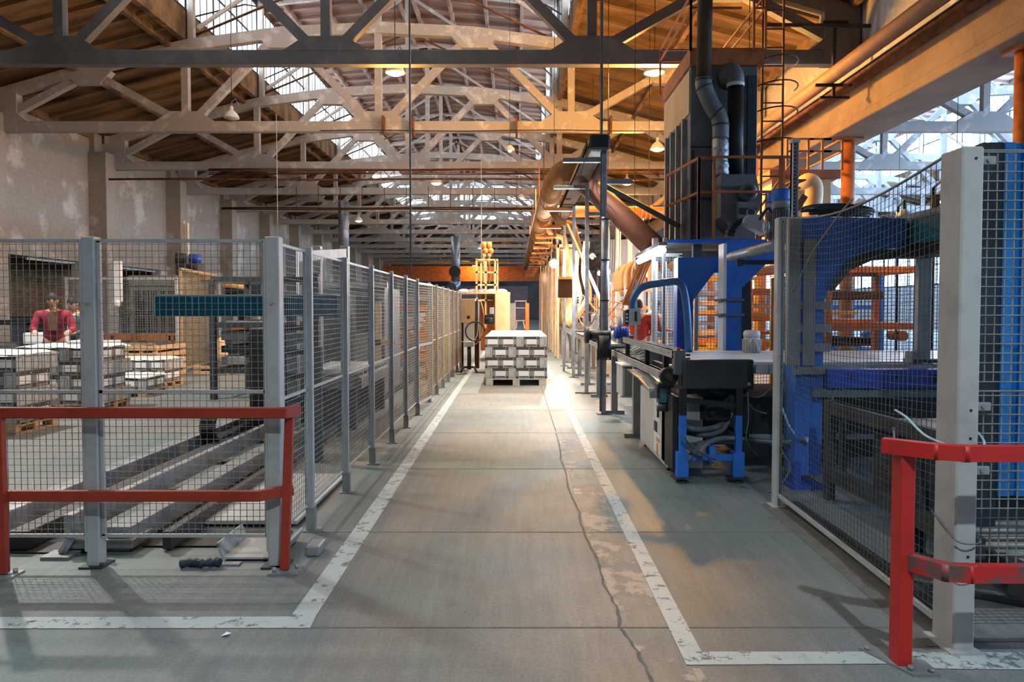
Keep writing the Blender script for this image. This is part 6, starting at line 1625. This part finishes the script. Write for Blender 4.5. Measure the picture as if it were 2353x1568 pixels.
# glass booth door and post far along, left of the line
dr = thing('booth', 'pale glazed booth and ladder at the far end of the aisle', 'booth', (X_(1190, 30), 30, 0))
b = MB(); b.bx(X_(1168, 30), X_(1183, 30), 30, 31, 0, Z_(697, 30)); b.build('cupboard', M['cabinet'], dr)
b = MB()
for px in (1183, 1208): b.bx(X_(px, 30), X_(px+2, 30), 30, 30.1, 0, Z_(690, 30))
for py in (692, 737, 708): b.bx(X_(1183, 30), X_(1210, 30), 30, 30.1, Z_(py+1, 30), Z_(py-1, 30))
b.bar(at(1188, 737, 30), at(1186, 755, 30), .05, .05); b.bar(at(1202, 737, 30), at(1206, 755, 30), .05, .05)
b.build('frame', M['white'], dr)
b = MB(); b.bx(X_(1207, 26), X_(1216, 26), 26, 26.2, 0, Z_(697, 26), .01); tag(b.build('marker_post', M['orange'], None, (X_(1211, 26), 26, 0)), 'thick orange post behind the aisle stack', 'post')
# control box on pole
pb = thing('panel_box', 'brown control panel box on a pole beside the fourth steel post', 'control box', (X_(1297, 17.5), 17.5, 0))
b = MB(); b.bx(X_(1283, 17.5), X_(1315, 17.5), 17.5, 17.8, Z_(684, 17.5), Z_(642, 17.5), .01); b.build('box', M['brownsteel'], pb)
b = MB(); b.bx(X_(1283, 17.5), X_(1315, 17.5), 17.48, 17.82, Z_(642, 17.5), Z_(636, 17.5)); b.build('lid', M['yellow'], pb)
b = MB(); b.bx(X_(1294, 17.5), X_(1299, 17.5), 17.6, 17.66, 0, Z_(684, 17.5)); b.build('pole', M['steel'], pb)
b = MB(); b.bx(X_(1323, 14.8), X_(1332, 14.8), 14.8, 14.86, Z_(699, 14.8), Z_(677, 14.8), .006)
b.m = 1
for py in (684, 690, 695): b.cyl(at(1328, py, 14.8), at(1328, py, 14.78), .02, 8)
tag(b.build('switch_box', [M['white'], M['dark']], None, tuple(at(1328, 690, 14.8))), 'white three-button switch box between the second and third posts', 'control box')
# rows of cream hose sleeves hanging along the line
rr = random.Random(77)
for k in range(16):
    y = 19+1.25*k; x = 1.8+rr.uniform(-.1, .15); b = MB()
    b.tube(smooth_path([(x, y, 3.4), (x-.05, y+.1, 2.6), (x+.05, y, 1.9), (x-.25+rr.uniform(-.1, .1), y-.2, 1.35), (x-.1, y-.1, 1.05)], 5), [.09]*20+[.06], 10)
    tag(b.build('hose_sleeve', M['curtain'], None, (x, y, 1)), 'cream sleeved hose hanging over the far roller line, one of a row', 'hose', 'cream hoses over the roller line')
for k in range(12):
    y = 22+1.6*k; b = MB(); b.bx(1.28, 1.34, y, y+.06, 0, 3.6); b.bx(1.28, 1.9, y, y+.06, 3.5, 3.6)
    tag(b.build('line_post', M['beige'], None, (1.3, y, 0)), 'pale lit upright of the far machine row, one of many', 'post', 'uprights of the far machine row')
# overhead curved pipes beyond workers
for k in range(6):
    y = 15.5+1.1*k; b = MB(); b.tube(smooth_path([(3.0, y, 2.1), (3.0, y, 2.6), (3.2, y, 2.8), (3.5, y+.3, 2.78), (3.8, y+.3, 2.55)], 5), .09, 12)
    tag(b.build('elbow_pipe', M['duct'], None, (3, y, 2.1)), 'fat ochre elbow pipe above the workers in red, one of a row', 'pipe', 'elbow pipes beyond the workers')
for k in range(5):
    b = MB(); b.bar(at(1432+5*k, 700, 13.2), at(1470+6*k, 600, 12.4), .03, .05); tag(b.build('slanting_bar', M['orange'], None, tuple(at(1450, 650, 13))), 'orange-lit slanting bar above the workers in red, one of a bundle', 'bar', 'slanting bars by the workers')
b = MB()
for k in range(4): b.bx(X_(1390+26*k, 24), X_(1400+26*k, 24), 24, 24.3, 0, 5.0)
struct(b.build('far_partition_column', M['wall_low']))
lw = MB(); lw.bx(5.2, 7.4, 40, 40.3, 0, 5.5); lw.bx(8.6, 14, 44, 44.3, 0, 5)
struct(lw.build('far_bay_wall', M['wall_low']))

b = MB(); b.add([(-1.44, 3.35, .004), (-1.41, 3.345, .012), (-1.395, 3.37, .01), (-1.43, 3.385, .004), (-1.415, 3.365, .02)], [(0, 1, 4), (1, 2, 4), (2, 3, 4), (3, 0, 4), (3, 2, 1, 0)])
tag(b.build('paper_scrap', M['paper'], None, (-1.42, 3.36, 0)), 'tiny white paper scrap on the floor just in front of the left painted line', 'scrap')
# ================================================================ PEOPLE
def skin_obj(name, joints, edges, m, parent, root=0, sub=2):
    """one continuous skinned surface; joints: list of (pos, rx, ry)"""
    me = bpy.data.meshes.new(name)
    me.from_pydata([tuple(j[0]) for j in joints], edges, [])
    o = bpy.data.objects.new(name, me); COL.objects.link(o)
    sk = o.modifiers.new('skin', 'SKIN'); sk.use_smooth_shade = True
    if not me.skin_vertices: me.attributes
    for i, j in enumerate(joints):
        sv = me.skin_vertices[0].data[i]; sv.radius = (j[1], j[2]); sv.use_root = (i == root)
    ss = o.modifiers.new('sub', 'SUBSURF'); ss.levels = sub; ss.render_levels = sub
    me.materials.append(m); o.parent = parent; ORIG[o.name] = ORIG[parent.name]
    return o
def person(loc, rz, scale, label, shirt, trousers, lean=.0, head_down=.3, arms='front', collar=None, vest=None, look=0.0):
    root = thing('person', label, 'person', loc); root.rotation_euler = (0, 0, rz); root.scale = (scale,)*3
    ly = -lean   # forward is -y in local space
    def T(x, y, z):  # lean torso forward above the pelvis
        if z > .95: y -= (z-.95)*lean
        return (x, y, z)
    P = []; E = []
    def J(p, rx, ry=None): P.append((p, rx, ry or rx)); return len(P)-1
    pel = J(T(0, 0, .97), .15, .115); wa = J(T(0, 0, 1.12), .135, .10); chest = J(T(0, 0, 1.32), .165, .115); upc = J(T(0, 0, 1.42), .13, .095); nk = J(T(0, -.01, 1.50), .056); hb = J(T(0, -.03, 1.56), .05)
    E += [(pel, wa), (wa, chest), (chest, upc), (upc, nk), (nk, hb)]
    feet = []
    for s in (-1, 1):
        hip = J((.10*s, 0, .90), .10); kn = J((.11*s, -.01, .50), .065); ca = J((.115*s, .015, .34), .058); an = J((.115*s, .02, .09), .042); toe = J((.13*s, -.15, .035), .038)
        E += [(pel, hip), (hip, kn), (kn, ca), (ca, an), (an, toe)]
    hands = []
    for s in (-1, 1):
        sh = J(T(.19*s, 0, 1.41), .065)
        if arms == 'front':
            el = J(T(.25*s, -.05, 1.15), .044); wr = J(T(.12*s, -.28, 1.12), .028); pa = J(T(.085*s, -.35, 1.12), .03)
        elif arms == 'reach':
            el = J(T(.27*s, -.12, 1.17), .044); wr = J(T(.22*s, -.36, 1.15), .028); pa = J(T(.21*s, -.43, 1.14), .03)
        else:
            el = J(T(.26*s, .03, 1.14), .044); wr = J(T(.26*s, -.08, .90), .028); pa = J(T(.26*s, -.11, .83), .03)
        E += [(upc, sh), (sh, el), (el, wr), (wr, pa)]
        dirv = (Vector(P[pa][0])-Vector(P[wr][0])).normalized(); side = dirv.cross(Vector((0, 0, 1))).normalized()
        pv = Vector(P[pa][0])
        for k, (off, ln) in enumerate(((-.027, .06), (-.009, .072), (.009, .068), (.027, .055))):
            a = pv+side*off+dirv*.02; b_ = a+dirv*ln*.5+Vector((0, 0, -.008)); c_ = b_+dirv*ln*.35+Vector((0, 0, -.028))
            i1 = J(tuple(a), .0095); i2 = J(tuple(b_), .0085); i3 = J(tuple(c_), .0075); E += [(pa, i1), (i1, i2), (i2, i3)]
        a = pv-side*.035*s-dirv*.02; b_ = a-side*.02*s+dirv*.03+Vector((0, 0, -.01)); i1 = J(tuple(a), .011); i2 = J(tuple(b_), .009); E += [(wr, i1), (i1, i2)]
    body = skin_obj('body', P, E, M['skin'], root)
    # head: shaped ball joined by the neck
    h = MB(); c = Vector(T(0, -.045, 1.645)); n, m_ = 26, 20; vs = []
    Rx = Matrix.Rotation(head_down, 3, 'X') @ Matrix.Rotation(look, 3, 'Z')
    for i in range(m_+1):
        th = PI*i/m_
        for k in range(n):
            ph = 2*PI*k/n
            x = .076*math.sin(th)*math.cos(ph); y = .096*math.sin(th)*math.sin(ph); z = .118*math.cos(th)
            if z < 0:
                f_ = 1-.32*(-z/.118)**1.5; x *= f_; y *= (1-.12*(-z/.118))
                if y < 0: y -= .012*(-z/.118)
            if y < 0:  # face relief
                fx = math.exp(-(x/.014)**2)
                y -= .024*fx*math.exp(-((z+.012)/.022)**2) + .010*fx*math.exp(-((z-.02)/.03)**2)
                for s in (-1, 1): y += .011*math.exp(-((x-.03*s)/.016)**2)*math.exp(-((z-.018)/.014)**2)
                y -= .006*math.exp(-(x/.024)**2)*math.exp(-((z+.05)/.009)**2)
                y -= .006*math.exp(-(z-.04)**2/.00012)*math.exp(-(x/.05)**2)
            v = Rx @ Vector((x, y, z)); vs.append(tuple(c+v))
    fs = [(i*n+k, i*n+(k+1) % n, (i+1)*n+(k+1) % n, (i+1)*n+k) for i in range(m_) for k in range(n)]
    h.add(vs, fs, True)
    for s in (-1, 1):
        e = c + Rx @ Vector((.076*s, .01, -.005)); h.ball(tuple(e), .026, 8, 6, (.35, .7, 1.1))
    me_h = h
    ho = h.build('head', M['skin'], root); 
    def loc_fix(o):  # geometry above is local to the person already
        o.data.transform(Matrix.Translation(Vector(ORIG[root.name])))
    loc_fix(ho)
    for s in (-1, 1):
        e = MB(); e.ball(tuple(c+Rx@Vector((.03*s, -.083, .018))), .009, 8, 6); o = e.build('eye', M['dark'], root); loc_fix(o)
    e = MB(); e.ball(tuple(c+Rx@Vector((0, -.098, -.052))), .016, 10, 6, (1.2, .3, .3)); o = e.build('mouth', M['redcloth'] if False else mat('lips', '#9a5f50', .5), root); loc_fix(o)
    hr = MB(); vs = []; n2, m2 = 24, 12
    for i in range(m2+1):
        for k in range(n2):
            ph = 2*PI*k/n2; lim = (.42 if math.sin(ph) < -.2 else .66) * PI
            th = lim*i/m2
            v = Vector((.084*math.sin(th)*math.cos(ph), .104*math.sin(th)*math.sin(ph)+.006, .126*math.cos(th)+.002))
            vs.append(tuple(c+Rx@v))
    hr.add(vs, [(i*n2+k, i*n2+(k+1) % n2, (i+1)*n2+(k+1) % n2, (i+1)*n2+k) for i in range(m2) for k in range(n2)], True)
    o = hr.build('hair', M['hair'], root); loc_fix(o)
    # clothes: jacket and trousers following the body
    Pj = []; Ej = []
    def K(p, r, r2=None): Pj.append((p, r, r2 or r)); return len(Pj)-1
    a = K(T(0, 0, .92), .175, .135); b1 = K(T(0, 0, 1.12), .162, .125); c1 = K(T(0, 0, 1.32), .188, .137); d1 = K(T(0, 0, 1.43), .14, .105); e1 = K(T(0, .005, 1.49), .075)
    Ej += [(a, b1), (b1, c1), (c1, d1), (d1, e1)]
    base = [i for i, j in enumerate(P)]
    for s in (-1, 1):
        sh = K(T(.195*s, 0, 1.415), .083)
        if arms == 'front': el = K(T(.255*s, -.05, 1.15), .062); wr = K(T(.135*s, -.255, 1.12), .046)
        elif arms == 'reach': el = K(T(.275*s, -.12, 1.17), .062); wr = K(T(.225*s, -.335, 1.152), .046)
        else: el = K(T(.265*s, .03, 1.14), .062); wr = K(T(.26*s, -.07, .92), .046)
        Ej += [(d1, sh), (sh, el), (el, wr)]
    skin_obj('jacket', Pj, Ej, shirt, root)
    Pt = []; Et = []
    def Q(p, r, r2=None): Pt.append((p, r, r2 or r)); return len(Pt)-1
    a = Q((0, 0, .98), .165, .13); a2 = Q((0, 0, .93), .17, .13); Et.append((a, a2))
    for s in (-1, 1):
        hp1 = Q((.10*s, 0, .84), .112); kn = Q((.11*s, -.01, .5), .082); an = Q((.115*s, .02, .12), .066); Et += [(a2, hp1), (hp1, kn), (kn, an)]
    skin_obj('trousers', Pt, Et, trousers, root)
    for s in (-1, 1):
        sh = MB(); sh.ball((.125*s, -.05, .045), .07, 12, 8, (.7, 1.9, .62)); sh.bx(.08*s if s > 0 else .17*s, .17*s if s > 0 else .08*s, -.18, .08, 0, .03); o = sh.build('shoe', M['rubber'], root); loc_fix(o)
    if vest:
        v = MB(); cc = Vector(T(0, -.137, 1.30)); v.prism([(-.06, 1.16), (.06, 1.16), (.07, 1.44), (.02, 1.46), (-.02, 1.46), (-.07, 1.44)], -.165-.35*lean, -.10-.2*lean, 'y'); o = v.build('shirt_front', vest, root); loc_fix(o)
    return root
c = at(124, 708, 12.0)
person((c.x, 12.0, 0), .5, 1.05, 'man in a crimson jacket bending over the stacks, dark cropped hair', M['redcloth'], M['greycloth'], lean=.22, head_down=.42, arms='reach', vest=M['brownshirt'])
c = at(180, 708, 12.9)
person((c.x, 12.9, 0), -.1, 1.02, 'man in grey workwear with light blue shoulder, hands together', M['greycloth'], M['greycloth'], lean=.12, head_down=.45, arms='front', vest=M['bluecloth'])
c = at(1466, 708, 13.2)
person((c.x, 13.2, 0), PI-.25, 1.0, 'worker in red overalls seen from behind beside the roller line', M['redcloth2'], M['redcloth2'], lean=.10, head_down=.2, arms='reach')
c = at(1481, 708, 14.2)
person((c.x, 14.2, 0), PI*.6, 1.0, 'second worker in red leaning forward, half hidden by the white post', M['redcloth2'], M['darkcloth'], lean=.30, head_down=.4, arms='reach')
SC.frame_set(1)
